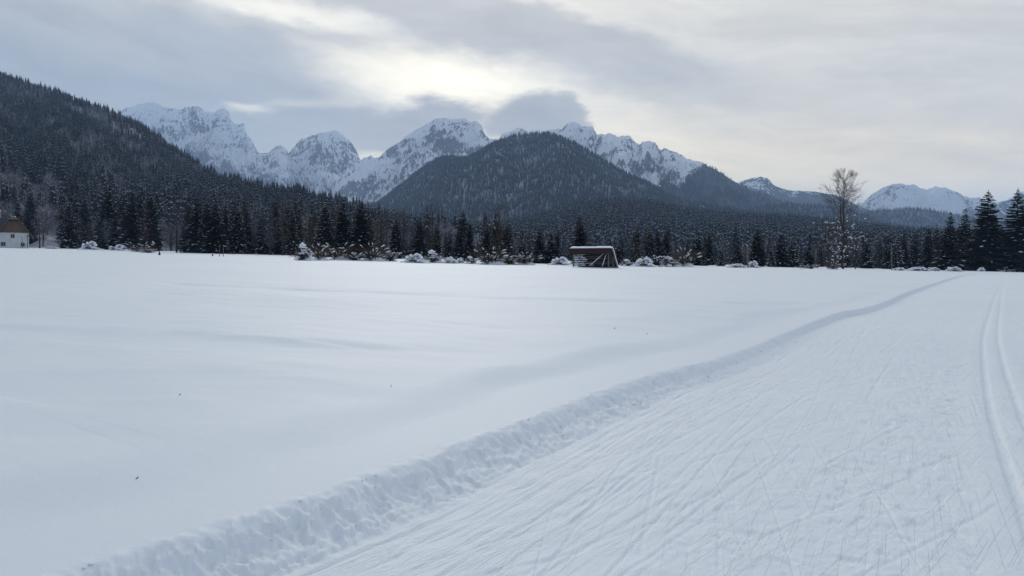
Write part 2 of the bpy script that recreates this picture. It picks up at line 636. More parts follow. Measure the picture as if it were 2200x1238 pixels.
fine_a = np.radians(np.arange(-38.5, 38.6, 0.082))
coarse_a = np.radians(np.concatenate([np.arange(-180, -38.6, 4.0), np.arange(42.0, 180, 4.0)]))
ANG = np.sort(np.concatenate([fine_a, coarse_a]))
rr = [0.02, 0.4]
while rr[-1] < 2.6: rr.append(rr[-1] * 1.08)
while rr[-1] < 45: rr.append(rr[-1] * 1.0052)
while rr[-1] < 300: rr.append(rr[-1] * 1.02)
while rr[-1] < 15500: rr.append(rr[-1] * 1.25)
RAD = np.array(rr)
na, nr = len(ANG), len(RAD)
GX = (RAD[:, None] * np.sin(ANG)[None, :]).ravel()
GY = (RAD[:, None] * np.cos(ANG)[None, :]).ravel()
GZ, gi = ground(GX, GY)
far = np.hypot(GX, GY) > 300
GZ[far] = GZ[far] - 0.5
# skate marks pressed into the trail
rel = np.where((gi['sd'] < -0.1) & (np.hypot(GX, GY) < 45) & (np.hypot(GX, GY) > 2) & (np.abs(np.arctan2(GX, GY)) < 0.69))[0]
PX, PY = GX[rel], GY[rel]
seglen = np.concatenate([[0], np.cumsum(np.hypot(*np.diff(BANK, axis=0).T))])
dz = np.zeros(len(rel))
rm = random.Random(11)


def bank_at(s):
    i = int(np.clip(np.searchsorted(seglen, s) - 1, 0, len(BANK) - 2))
    d = BANK[i + 1] - BANK[i]; d = d / np.hypot(*d)
    return BANK[i] + d * (s - seglen[i]), d


marks = []
for i in range(820):
    s = 58 + rm.random() ** 1.6 * 40
    p, d = bank_at(s)
    if i < 230:
        off = 0.30 + rm.random() ** 1.2 * 1.7; ang = rm.gauss(0, 2.2); ln = rm.uniform(1.0, 7); w = rm.uniform(0.006, 0.014); dp = rm.uniform(0.006, 0.014)
    elif i < 560:
        off = rm.uniform(0.8, 6.8); ang = rm.choice((-1, 1)) * rm.uniform(5, 24); ln = rm.uniform(0.8, 3.4); w = rm.uniform(0.006, 0.014); dp = rm.uniform(0.006, 0.014)
    else:
        off = rm.uniform(0.8, 7.0); ang = rm.uniform(-50, 50); ln = rm.uniform(0.15, 0.7); w = rm.uniform(0.006, 0.013); dp = rm.uniform(0.005, 0.011)
    c = p + np.array([d[1], -d[0]]) * off
    a = math.atan2(d[1], d[0]) + math.radians(ang)
    marks.append((c, np.array([math.cos(a), math.sin(a)]), ln / 2, w, dp, rm.uniform(-0.02, 0.02)))
for c, d, hl, w, dp, bend in marks:
    k = np.where((np.abs(PX - c[0]) < hl + 0.2) & (np.abs(PY - c[1]) < hl + 0.2))[0]
    if not len(k): continue
    t = (PX[k] - c[0]) * d[0] + (PY[k] - c[1]) * d[1]
    q = -(PX[k] - c[0]) * d[1] + (PY[k] - c[1]) * d[0] - bend * (t / hl) ** 2 * hl
    w2 = w * (1 + 0.025 * np.hypot(*c))           # worn marks further along read broader
    endf = sstep(hl, hl * 0.8, np.abs(t))
    dz[k] += endf * (-dp * np.exp(-(q / w2) ** 2) + 0.45 * dp * np.exp(-((q - 1.9 * w2) / w2) ** 2))
GZ[rel] += 0.52 * np.clip(dz, -0.015, 0.008)

idx = np.arange(na * nr).reshape(nr, na)
nxt = np.roll(idx, -1, axis=1)
Q = np.stack([idx[:-1], idx[1:], nxt[1:], nxt[:-1]], -1).reshape(-1, 4)[:, ::-1]
GV = np.stack([GX, GY, GZ], 1)
fe = gi['e'][Q].mean(1); ftd = np.abs(gi['td'][Q]).mean(1)
fr = np.hypot(GX[Q].mean(1), GY[Q].mean(1))
is_bank = (fe > -0.34) & (fe < 0.2) & (fr < 200)
is_field = (fe >= 0.2) | ((fr >= 200) & (fe > 0))
is_track = (ftd < 0.36) & (fe < -0.34) & (fr < 200)
is_trail = ~(is_bank | is_field | is_track)


def ground_part(name, mask, m):
    q = Q[mask]
    used = np.unique(q)
    remap = np.full(len(GV), -1, np.int64); remap[used] = np.arange(len(used))
    me = mesh_np(name, GV[used], remap[q], m, True)
    attr(me, 'bank_distance', gi['sd'][used])
    return tag(link(bpy.data.objects.new(name, me)), kind='structure')


tag(ground_part('snow_field', is_field, M['field']), 'smooth untouched snow field stretching to the forest edge')
tag(ground_part('snow_bank', is_bank, M['field']), 'low crumbly snow bank along the left edge of the ski trail')
tag(ground_part('ski_trail', is_trail, M['trail']), 'wide groomed ski trail scratched by skate skis')
tag(ground_part('ski_track', is_track, M['trail']), 'pair of parallel classic ski grooves on the right of the trail')

# clods of snow fallen from the bank
cl = MB()
cc = []
for i in range(45):
    s = 60 + rm.random() ** 1.5 * 14
    p, d = bank_at(s)
    side = rm.random()
    off = -0.03 + rm.gauss(0, 0.03) if side < 0.35 else 0.10 + abs(rm.gauss(0, 0.12))
    if side > 0.95: off = 0.16 + rm.random() * 0.5
    c = p + np.array([d[1], -d[0]]) * off
    r = rm.uniform(0.004, 0.010) if side < 0.35 else rm.uniform(0.005, 0.013)
    cc.append((c[0], c[1], r))
cz = ground([c[0] for c in cc], [c[1] for c in cc], True)[0]
for i, (x_, y_, r) in enumerate(cc):
    cl.lump((x_, y_, cz[i] + r * 0.15), (r * rm.uniform(0.8, 1.6), r * rm.uniform(0.8, 1.6), r * rm.uniform(0.6, 0.9)), i, 1, 0.3)
tag(cl.build('snow_clods', M['field'], None, True), 'loose clods of snow along the edge of the bank', kind='stuff')

# ------------------------------------------------------------------ mountains and hills
def rock_material(name, rock1, rock2, snow, fscale, stretch=(1, 1, 1)):
    m, n, b = mat(name)
    g = n.new('ShaderNodeTexCoord').outputs['Object']
    a = n.new('ShaderNodeAttribute', attribute_name='rock').outputs['Fac']
    v = n.mapping(g, scale=stretch)
    nz = n.noise(v, fscale, 6.0, 0.62)
    nf = n.noise(n.mapping(g, rot=(0.0, math.radians(12), 0.0), scale=(1 / (fscale * 7), 1 / (fscale * 7), 1 / (fscale * 2.6)), typ='TEXTURE'), 1.0, 4.0, 0.62)
    k = n.math('ADD', n.math('MULTIPLY_ADD', a, 0.75, 0.08), n.math('ADD', n.math('MULTIPLY', n.math('SUBTRACT', nz, 0.5), 0.9), n.math('MULTIPLY', n.math('SUBTRACT', nf, 0.5), 2.3)))
    f = n.ramp(k, 0.36, 0.66)
    rc = n.mix(n.ramp(nf, 0.35, 0.65), rock1, rock2)
    c = n.mix(f, snow, rc)
    w = n.new('ShaderNodeAttribute', attribute_name='wood').outputs['Fac']
    wn = n.noise(n.mapping(g, scale=(1, 1, 0.22)), 0.045, 3.0, 0.6)
    wn2 = n.noise(n.mapping(g, scale=(1, 1, 0.3)), 0.012, 4.0, 0.6)
    wk = n.math('ADD', w, n.math('ADD', n.math('MULTIPLY', n.math('SUBTRACT', wn, 0.5), 1.4), n.math('MULTIPLY', n.math('SUBTRACT', wn2, 0.5), 1.2)))
    c = n.mix(n.ramp(wk, 0.42, 0.60, 0.0, 0.9), c, (0.028, 0.034, 0.040))
    n.l.new(c, b.inputs['Base Color'])
    b.inputs['Roughness'].default_value = 0.9
    b.inputs['Specular IOR Level'].default_value = 0.1
    bump(n, b, n.math('ADD', nz, n.math('MULTIPLY', nf, 0.4)), 0.5, 18.0)
    return m


M['alp'] = rock_material('alp_rock_and_snow', (0.125, 0.13, 0.14), (0.21, 0.21, 0.22), (0.80, 0.82, 0.85), 0.008, (1, 1, 2.6))
M['wood_floor_mid'] = simple('mid_wood_floor', (0.30, 0.32, 0.36), (0.11, 0.115, 0.13), 0.012, 0.95, 0, 0.1)  # floor tone midway between the snowy and the dark one
M['wood_floor_dark'] = simple('dark_wood_floor', (0.22, 0.24, 0.27), (0.07, 0.075, 0.085), 0.012, 0.95, 0, 0.1)  # darkest floor tone, for the hills with dense far woods
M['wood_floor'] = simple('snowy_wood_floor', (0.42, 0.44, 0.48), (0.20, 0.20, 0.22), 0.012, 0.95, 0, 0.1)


def interp_sil(sil, n):
    s = np.array(sil, float)
    us = np.linspace(s[0, 0], s[-1, 0], n)
    return us, np.interp(us, s[:, 0], s[:, 1]), np.interp(us, s[:, 0], s[:, 2])


class Hill:
    """terrain that falls from a crest line to a base line, towards and away from the meadow"""

    def __init__(self, name, sil, nu, nt, basefun, tree_h=0.0, pw=1.15, rough=0.0, crest=0.0, gully=0.0, gf=(1, 1), seed=0, mat_=None, label=None,
                 rockf=None, woodf=None, backy=0.3, meander=0.0, spur_pw=1.0):
        us, vs, Ys = interp_sil(sil, nu)
        C = np.array([at(u, v, Y) for u, v, Y in zip(us, vs, Ys)])
        C[:, 2] -= tree_h
        arc = np.concatenate([[0], np.cumsum(np.hypot(np.diff(C[:, 0]), np.diff(C[:, 1])))])
        if crest:
            C[:, 2] += crest * (fbm(arc / (crest * 9), arc * 0 + seed, 5, seed, 0.6)) + (crest * 1.3 * (ridged(arc / (crest * 5), arc * 0 + seed + .5, 3, seed + 2, 0.6) - 0.75) if crest > 8 else 0)
        B = np.array([basefun(u, v) for u, v in zip(us, vs)])     # base points (x, y, z)
        back = np.array([at(u, 600, Y * (1 + backy)) for u, Y in zip(us, Ys)])
        back[:, 2] = B[:, 2] - 5
        tf = np.linspace(0, 1, nt)
        tb = np.linspace(1, 0, max(6, nt // 5), endpoint=False)
        rows = []
        R = 1.0
        L = np.hypot(C[:, 0] - B[:, 0], C[:, 1] - B[:, 1])
        for t in tb:
            k = t ** 1.0
            z = C[:, 2] + (back[:, 2] - C[:, 2]) * k
            z = z - crest * 1.5 * t * (1 - t)
            rows.append(np.stack([C[:, 0] + (back[:, 0] - C[:, 0]) * t, C[:, 1] + (back[:, 1] - C[:, 1]) * t, z], 1))
        nb = len(rows)
        spur = [np.full(nu, 0.7)] * nb
        for t in tf:
            x = C[:, 0] + (B[:, 0] - C[:, 0]) * t
            y = C[:, 1] + (B[:, 1] - C[:, 1]) * t
            hh = np.maximum(C[:, 2] - B[:, 2], 1)
            z = B[:, 2] + hh * (1 - t) ** pw
            env = (np.minimum(1, t * 7) ** spur_pw) * np.minimum(1, (1 - t) * 4)
            if gully:
                warp = 0.35 * fbm(x / gf[0] * 0.6, y / gf[0] * 0.6, 2, seed + 5)
                s = ridged(arc / gf[0] + warp + 0.25 * t * L / gf[1], t * L / gf[1], 5 if crest > 8 else 3, seed + 1, 0.55)
                spur.append(s * np.ones_like(z))
                z = z + gully * env * ((s - 0.72) if crest <= 8 else 1.35 * np.minimum(0.04, s ** 2 - 0.84)) * np.minimum(1, hh / 300 + 0.25)
            if rough:
                z = z + rough * env * fbm(x / (rough * 6), (y + z) / (rough * 6), 5, seed + 3, 0.6)
                if crest > 8:
                    z = z + rough * 0.75 * env * (ridged(x / (rough * 2.4) + 0.004 * z, (y * 0.6 + z) / (rough * 3.2), 3, seed + 9) - 0.75)
            rows.append(np.stack([x, y, z], 1))
        G = np.array(rows)
        self.G = G; self.nb = nb
        self.spur = np.array(spur) if len(spur) == len(rows) else np.full(G.shape[:2], 0.7)
        n1, n2 = G.shape[:2]
        idx = np.arange(n1 * n2).reshape(n1, n2)
        Q = np.stack([idx[:-1, :-1], idx[1:, :-1], idx[1:, 1:], idx[:-1, 1:]], -1).reshape(-1, 4)
        me = mesh_np(name, G.reshape(-1, 3), Q, mat_ or M['wood_floor'], True)
        du = np.gradient(G, axis=1); dv = np.gradient(G, axis=0)
        nn = np.cross(dv, du); nn /= np.linalg.norm(nn, axis=2, keepdims=True) + 1e-9
        self.nz = np.abs(nn[..., 2])
        tt = np.concatenate([-tb, tf])[:, None] * np.ones(n2)[None, :]
        U = us[None, :] * np.ones(n1)[:, None]
        hrel = (G[..., 2] - B[None, :, 2]) / np.maximum(1, (C[:, 2].max() - B[:, 2].min()))
        self.tt, self.U, self.hrel = tt, U, hrel
        rock = rockf(self) if rockf else np.zeros_like(tt)
        wood = woodf(self) if woodf else np.zeros_like(tt)
        self.wood = wood
        attr(me, 'rock', rock.ravel()); attr(me, 'wood', wood.ravel())
        self.o = tag(link(bpy.data.objects.new(name, me)), label, kind='structure')

    def points(self, n, keep, rng, tmin=-0.12):
        """random points on the side that faces the meadow"""
        n1, n2 = self.G.shape[:2]
        i0 = max(0, self.nb - 3)
        # weight cells by area
        G = self.G[i0:]
        a = np.linalg.norm(np.cross(G[1:, :-1] - G[:-1, :-1], G[:-1, 1:] - G[:-1, :-1]), axis=2)
        p = a.ravel() / a.sum()
        c = rng.choice(a.size, n, p=p)
        i, j = np.divmod(c, a.shape[1])
        s, t = rng.random(n)[:, None], rng.random(n)[:, None]
        P = G[i, j] * (1 - s) * (1 - t) + G[i + 1, j] * s * (1 - t) + G[i, j + 1] * (1 - s) * t + G[i + 1, j + 1] * s * t
        ii = i + i0
        ok = keep(self, ii, j, P, rng)
        return P[ok], ii[ok], j[ok]


def base_at(Yb, z=-2.0):
    def f(u, v):
        p = at(u, 569, Yb if not callable(Yb) else Yb(u))
        return (p[0], p[1], z if not callable(z) else z(p[0], p[1]))
    return f


def alp_rock(scale=1.0, bias=0.0, s=0):
    def f(h):
        st = sstep(0.74, 0.40, h.nz)
        x = h.G[..., 0] / (420 * scale); y = (h.G[..., 2] * 1.5 + h.G[..., 1] * 0.5) / (420 * scale)
        w = fbm(x + 0.5 * fbm(x * 2, y * 2, 3, s + 2), y * 1.2, 4, s + 8)
        gate = sstep(-0.22, 0.18, w)
        sp = sstep(0.66, 0.90, h.spur)
        return -0.06 + 0.62 * st * (0.35 + 0.65 * gate) + 0.52 * sp * (0.3 + 0.7 * gate) + 0.20 * w + bias - 0.12 * sstep(0.5, 0.05, h.hrel)
    return f


# far rocky massif on the left, its top in the cloud
Hill('rocky_mountain', [(180, 420, 7600), (240, 262, 7600), (265, 234, 7600), (300, 224, 7600), (335, 221, 7500), (360, 231, 7400), (395, 234, 7300), (425, 226, 7200), (440, 241, 7150),
                        (455, 243, 7100), (480, 233, 7000), (492, 238, 7000), (500, 262, 6950), (524, 264, 6900), (530, 285, 6900), (545, 312, 6850), (556, 330, 6800), (575, 330, 6800), (590, 318, 6850), (604, 312, 6850), (616, 320, 6850), (640, 370, 6850), (660, 420, 6850)],
     420, 230, base_at(4600), pw=1.12, rough=60, crest=46, gully=420, gf=(560, 1300), seed=3, mat_=M['alp'], rockf=alp_rock(1, 0.02, 1),
     label='steep snow-plastered rock massif on the left with its summits in cloud')
# dome-shaped tower in the middle distance
Hill('rocky_peak', [(520, 440, 7400), (575, 395, 7300), (612, 340, 7250), (628, 318, 7200), (640, 302, 7200), (660, 296, 7150), (682, 289, 7100), (700, 284, 7100), (718, 279, 7100), (736, 290, 7100), (750, 303, 7100), (757, 310, 7100),
                    (765, 322, 7100), (772, 340, 7100), (780, 352, 7150), (812, 420, 7150)],
     360, 220, base_at(5000), pw=0.92, rough=60, crest=40, gully=380, gf=(420, 1100), seed=14, mat_=M['alp'], rockf=alp_rock(0.9, 0.06, 4),
     label='blunt rock tower with snow ledges between the left massif and the central ridge')


def wood_c(h):
    # dark forest on the lower right flank, cut by a white snowfield
    x, y = h.G[..., 0] / 160, h.G[..., 2] / 160
    n = fbm(x, y, 4, 77)
    V = 569 - (h.G[..., 2] - CAMZ) / h.G[..., 1] * F
    low = 300 + 0.0 * h.U
    edge = 362 + (h.U - 900) * -0.42
    return sstep(-22, 26, V - edge - 26 + 22 * n) * (0.85 - 0.5 * sstep(0.1, 0.35, n))


# central snowy ridge that climbs to the right
Hill('snowy_ridge', [(690, 420, 6300), (740, 372, 6200), (778, 343, 6100), (792, 336, 6100), (815, 338, 6000), (830, 325, 6000), (862, 300, 5900), (890, 280, 5900), (915, 266, 5900), (935, 256, 5900), (960, 254, 5900), (985, 252, 5900),
                     (1000, 255, 5900), (1010, 264, 5900), (1022, 260, 5900), (1032, 268, 5900), (1042, 290, 5900), (1052, 298, 5900), (1064, 296, 5900), (1080, 312, 5900), (1130, 420, 5900)],
     420, 220, base_at(4100), pw=1.05, rough=50, crest=30, gully=320, gf=(380, 1100), seed=25, mat_=M['alp'], rockf=alp_rock(0.8, 0.0, 9), woodf=wood_c,
     label='long snow-covered ridge rising rightwards to a notched summit under a cloud cap')


def wood_e(h):
    x, y = h.G[..., 0] / 170, h.G[..., 2] / 170
    n = fbm(x * 1.5, y * 0.6, 4, 79)
    V = 569 - (h.G[..., 2] - CAMZ) / h.G[..., 1] * F
    edge = np.interp(h.U, [1180, 1330, 1400, 1470, 1500, 1530, 1560], [420, 405, 395, 395, 360, 335, 300])
    return sstep(-18, 18, V - edge + 30 * n) * 1.05


# toothed ridge on the right of the wooded cone, running down into forest
HE = Hill('toothed_ridge', [(1040, 420, 5600), (1070, 305, 5600), (1078, 289, 5600), (1092, 282, 5600), (1105, 279, 5600), (1118, 276, 5600), (1135, 284, 5600), (1165, 283, 5500), (1180, 276, 5500), (1206, 280, 5450), (1218, 266, 5400), (1232, 262, 5400),
                       (1248, 270, 5350), (1272, 272, 5300), (1282, 286, 5300), (1302, 289, 5250), (1312, 285, 5250), (1326, 292, 5200), (1334, 290, 5200), (1352, 289, 5200), (1366, 304, 5150), (1372, 309, 5150), (1380, 304, 5100), (1394, 300, 5100),
                       (1408, 306, 5050), (1416, 320, 5050), (1428, 318, 5000), (1444, 328, 5000), (1470, 337, 4950), (1500, 347, 4900), (1530, 362, 4800), (1570, 385, 4700), (1610, 405, 4600), (1660, 425, 4500), (1720, 447, 4300), (1790, 462, 4100)],
     460, 200, base_at(3100), pw=1.0, rough=45, crest=24, gully=260, gf=(300, 900), seed=36, mat_=M['alp'], rockf=alp_rock(0.6, -0.02, 12), woodf=wood_e,
     label='toothed snowy ridge behind the wooded cone, sloping down to forest on the right')
# far white range on the right
Hill('white_range', [(1780, 470, 7000), (1850, 438, 7000), (1880, 412, 7000), (1905, 400, 7000), (1935, 395, 7000), (1965, 398, 7000), (1990, 404, 7000), (2012, 402, 7000), (2030, 405, 7000), (2050, 412, 7000), (2075, 423, 7000), (2110, 428, 7000),
                     (2140, 434, 7000), (2160, 426, 7000), (2190, 412, 7000), (2240, 400, 7000), (2320, 440, 7000)],
     240, 90, base_at(5700), pw=1.15, rough=90, crest=40, gully=420, gf=(560, 1500), seed=47, mat_=M['alp'], rockf=alp_rock(1.4, -0.16, 15),
     label='pale snow-covered range far away behind the bare tree on the right')
Hill('far_wooded_shoulder', [(2030, 470, 6600), (2080, 442, 6600), (2130, 434, 6600), (2170, 425, 6600), (2200, 412, 6600), (2260, 395, 6600), (2400, 380, 6600)],
     80, 30, base_at(5600), tree_h=15, crest=10, gully=120, gf=(500, 2500), seed=52, mat_=M['alp'], woodf=lambda h: 0.62 + 0 * h.U, rockf=lambda h: -1 + 0 * h.U,
     label='hazy blue wooded shoulder at the far right behind the spruces')
HG = Hill('wooded_knob', [(1520, 430, 7000), (1580, 392, 7000), (1610, 381, 7000), (1635, 377, 7000), (1650, 382, 7000), (1664, 397, 7000), (1690, 405, 7000), (1725, 408, 7000), (1765, 411, 6900), (1800, 418, 6800), (1830, 432, 6700), (1860, 445, 6600), (1900, 462, 6500)],
     160, 60, base_at(5200), tree_h=12, crest=12, gully=200, gf=(420, 2500), seed=58, mat_=M['alp'], woodf=lambda h: 0.50 + 0.35 * sstep(395, 430, 569 - (h.G[..., 2]) / h.G[..., 1] * F) + 0 * h.U, rockf=lambda h: -0.2 + 0 * h.U,
     label='distant rounded knob with patchy woods and a wisp of mist on the right')
HI = Hill('low_wooded_hill', [(1780, 480, 4200), (1840, 462, 4200), (1870, 449, 4200), (1900, 446, 4200), (1950, 444, 4200), (2000, 447, 4200), (2040, 454, 4200), (2090, 466, 4200), (2160, 480, 4200), (2260, 490, 4200)],
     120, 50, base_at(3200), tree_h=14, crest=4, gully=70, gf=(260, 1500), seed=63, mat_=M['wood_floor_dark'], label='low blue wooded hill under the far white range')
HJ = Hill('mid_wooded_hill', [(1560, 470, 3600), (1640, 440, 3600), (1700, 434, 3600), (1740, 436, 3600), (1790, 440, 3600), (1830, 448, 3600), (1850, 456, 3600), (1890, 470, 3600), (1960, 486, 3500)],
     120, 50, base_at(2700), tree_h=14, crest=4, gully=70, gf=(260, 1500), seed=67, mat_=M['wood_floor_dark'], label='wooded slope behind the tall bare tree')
# dark wooded cone in the centre
HC = Hill('wooded_cone', [(700, 480, 3700), (760, 462, 3700), (810, 436, 3700), (845, 410, 3700), (885, 378, 3700), (920, 352, 3700), (945, 338, 3650), (975, 334, 3600), (1000, 336, 3500), (1022, 328, 3500), (1045, 314, 3500), (1070, 300, 3500), (1100, 288, 3450), (1125, 283, 3450),
                          (1145, 282, 3450), (1180, 285, 3450), (1205, 292, 3450), (1240, 306, 3450), (1270, 322, 3450), (1300, 342, 3400), (1330, 360, 3400), (1360, 376, 3350), (1400, 400, 3300), (1440, 416, 3250), (1490, 432, 3200), (1550, 446, 3100), (1620, 458, 3000), (1720, 472, 2900)],
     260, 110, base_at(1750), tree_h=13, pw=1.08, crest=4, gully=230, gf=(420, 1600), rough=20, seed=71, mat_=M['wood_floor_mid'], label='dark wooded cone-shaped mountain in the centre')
# low forested ridge in front of the cone
HL = Hill('low_forest_ridge', [(820, 500, 1500), (900, 490, 1500), (1000, 482, 1500), (1100, 470, 1500), (1160, 456, 1500), (1210, 442, 1500), (1260, 429, 1500), (1310, 425, 1500), (1370, 425, 1500), (1420, 433, 1500), (1470, 444, 1500), (1520, 450, 1500), (1600, 457, 1500),
                               (1700, 461, 1500), (1780, 468, 1500), (1850, 477, 1450), (1920, 486, 1400), (2000, 492, 1350), (2100, 497, 1300), (2260, 500, 1250), (2400, 505, 1200)],
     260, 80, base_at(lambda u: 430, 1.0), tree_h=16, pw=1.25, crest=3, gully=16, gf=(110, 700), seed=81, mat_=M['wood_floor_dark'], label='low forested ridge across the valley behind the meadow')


def left_base(u, v):
    p = at(u, 569, 215 + 60 * math.sin(u / 300.0))
    return (p[0], p[1] + 25, plane(p[0], p[1]) - 0.8)


HS = Hill('forested_slope', [(-420, 60, 1750), (-200, 95, 1700), (0, 150, 1650), (40, 165, 1630), (100, 183, 1600), (165, 206, 1560), (230, 229, 1500), (290, 256, 1450), (350, 296, 1350), (400, 330, 1250), (450, 360, 1150), (500, 381, 1050), (560, 392, 980), (640, 409, 900),
                             (720, 421, 850), (800, 440, 800), (880, 463, 750), (960, 485, 700), (1050, 505, 650)],
     260, 130, left_base, tree_h=13, pw=1.35, crest=4, gully=55, gf=(170, 1200), rough=9, seed=91, label='steep forested mountainside on the left')


def floor_at(x, y):
    return float(plane(x, y)) + 0.2


# ------------------------------------------------------------------ low trees for the far woods (only ever seen a few pixels tall)
def far_conifer(seed):
    r = random.Random(seed); m = MB()
    nt = 7
    for k in range(nt):
        t = k / (nt - 1)
        z = 0.06 + 0.80 * t
        R = (0.17 * (1 - t) ** 0.8 + 0.018) * r.uniform(0.85, 1.15)
        n = 6
        ph = r.random() * 6
        top = (r.uniform(-.004, .004), r.uniform(-.004, .004), z + 0.17)
        rim = []
        for i in range(n * 2):
            a = ph + math.pi * i / n
            q = R * (r.uniform(0.8, 1.25) if i % 2 == 0 else r.uniform(0.35, 0.6))
            rim.append((q * math.cos(a), q * math.sin(a), z - (0.03 if i % 2 == 0 else -0.02) + r.uniform(-.015, .015)))
        for i in range(n * 2):
            m.face([top, rim[i], rim[(i + 1) % (n * 2)]], 0)
        for i in range(0, n * 2, 2):
            if r.random() < 0.55:
                p = Vector(rim[i]) * r.uniform(0.75, 0.95); p.z = rim[i][2] + 0.035 * r.uniform(0.8, 1.4)
                a = math.atan2(p.y, p.x); s = r.uniform(0.018, 0.034)
                e = Vector((-math.sin(a), math.cos(a), 0)) * s; o = Vector((math.cos(a), math.sin(a), -0.5)) * s * 1.1
                m.face([p - e, p + o, p + e, p - o * 1.2], 1)
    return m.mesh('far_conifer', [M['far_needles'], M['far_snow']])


def far_bare(seed, frost=False):
    r = random.Random(seed); m = MB()
    m.tube([(0, 0, 0), (0, 0, 0.5), (0.01, 0, 0.95)], [0.014, 0.009, 0.002], 3, 0, False)
    for i in range(70):
        z0 = 0.22 + 0.6 * r.random()
        a = r.random() * 6.283
        ln = (0.34 - 0.22 * abs(z0 - 0.5)) * r.uniform(0.6, 1.1)
        up = r.uniform(0.5, 1.4)
        d = Vector((math.cos(a), math.sin(a), up)).normalized() * ln
        p = Vector((0, 0, z0)) + Vector((math.cos(a), math.sin(a), 0)) * r.random() * 0.07
        s = Vector((-math.sin(a), math.cos(a), 0)) * r.uniform(0.006, 0.014)
        m.face([p - s, p + s, p + d + Vector((0, 0, r.uniform(-.02, .03)))], 1 if r.random() < (0.26 if frost else 0.14) else 0)
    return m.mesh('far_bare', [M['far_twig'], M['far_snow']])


FARC = bpy.data.collections.new('far_tree_meshes')       # not linked: only feeds the far woods
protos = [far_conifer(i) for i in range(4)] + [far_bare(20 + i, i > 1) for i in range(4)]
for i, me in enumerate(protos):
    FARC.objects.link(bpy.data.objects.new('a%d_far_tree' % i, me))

gn = bpy.data.node_groups.new('far_wood', 'GeometryNodeTree')
gn.interface.new_socket('Geometry', in_out='INPUT', socket_type='NodeSocketGeometry')
gn.interface.new_socket('Geometry', in_out='OUTPUT', socket_type='NodeSocketGeometry')
gi_ = gn.nodes.new('NodeGroupInput'); go_ = gn.nodes.new('NodeGroupOutput')
iop = gn.nodes.new('GeometryNodeInstanceOnPoints')
ci = gn.nodes.new('GeometryNodeCollectionInfo')
ci.inputs[0].default_value = FARC
ci.inputs[1].default_value = True
ci.inputs[2].default_value = True


def gattr(nm, typ='FLOAT'):
    n = gn.nodes.new('GeometryNodeInputNamedAttribute')
    n.data_type = typ
    n.inputs[0].default_value = nm
    return n.outputs[0]


cx = gn.nodes.new('ShaderNodeCombineXYZ')
gn.links.new(gattr('turn'), cx.inputs[2])
cs = gn.nodes.new('ShaderNodeCombineXYZ')
gn.links.new(gattr('wide'), cs.inputs[0]); gn.links.new(gattr('wide'), cs.inputs[1]); gn.links.new(gattr('tall'), cs.inputs[2])
gn.links.new(gi_.outputs[0], iop.inputs['Points'])
gn.links.new(ci.outputs[0], iop.inputs['Instance'])
iop.inputs['Pick Instance'].default_value = True
f2i = gn.nodes.new('FunctionNodeFloatToInt')
gn.links.new(gattr('which'), f2i.inputs[0])
gn.links.new(f2i.outputs[0], iop.inputs['Instance Index'])
gn.links.new(cx.outputs[0], iop.inputs['Rotation'])
gn.links.new(cs.outputs[0], iop.inputs['Scale'])
gn.links.new(iop.outputs[0], go_.inputs[0])


def far_wood(name, P, conif, hmin, hmax, label, seed=0):
    r = np.random.default_rng(seed)
    n = len(P)
    me = bpy.data.meshes.new(name)
    me.vertices.add(n)
    P = P.copy(); P[:, 2] -= 0.3
    me.vertices.foreach_set('co', P.astype(np.float32).ravel())
    c = r.random(n) < conif
    which = np.where(c, r.integers(0, 4, n), r.integers(4, 8, n)).astype(float)
    tall = r.uniform(hmin, hmax, n) * np.where(c, 1.0, 0.8)
    attr(me, 'which', which); attr(me, 'turn', r.random(n) * 6.283)
    attr(me, 'tall', tall); attr(me, 'wide', tall * r.uniform(0.8, 1.15, n))
    o = link(bpy.data.objects.new(name, me))
    md = o.modifiers.new('far_wood', 'NODES'); md.node_group = gn
    return tag(o, label, kind='stuff')


rw = np.random.default_rng(5)


def keep_cone(h, i, j, P, r):
    n = fbm(P[:, 0] / 150, P[:, 2] / 90, 3, 5)
    # two pale avalanche chutes and streaks without trees
    V = 569 - (P[:, 2] - CAMZ) / P[:, 1] * F; U = 1100 + P[:, 0] / P[:, 1] * F
    ch = (np.abs(U - 998 - (V - 420) * 0.03 - 1.5 * np.sin(V * 0.2)) < 1.6) & (V > 385) & (V < 470)
    ch |= (np.abs(U - 1001 + (V - 420) * 0.2) < 2) & (V > 430)
    gap = (np.sin(U * 0.9 + 6 * n) > 0.75) & (fbm(P[:, 0] / 60, P[:, 2] / 200, 2, 6) > 0.10) & (V > 320)
    dens = 0.78 + 0.5 * fbm(P[:, 0] / 260, P[:, 1] / 260, 3, 51)
    return ~(ch | (gap & (r.random(len(P)) < 0.8))) & (r.random(len(P)) < dens)


P, _, _ = HC.points(52000, keep_cone, rw)
c = 0.92
far_wood('cone_forest', P, c, 13, 25, 'dense dark spruce forest covering the central cone', 1)


def keep_low(h, i, j, P, r):
    V = 569 - (P[:, 2] - CAMZ) / P[:, 1] * F; U = 1100 + P[:, 0] / P[:, 1] * F
    # two snowy clearings
    cl = (np.abs(U - 1582) < 20) & (np.abs(V - 488) < 8)
    cl |= (np.abs(U - 1648) < 20) & (np.abs(V - 487) < 4)
    return ~cl


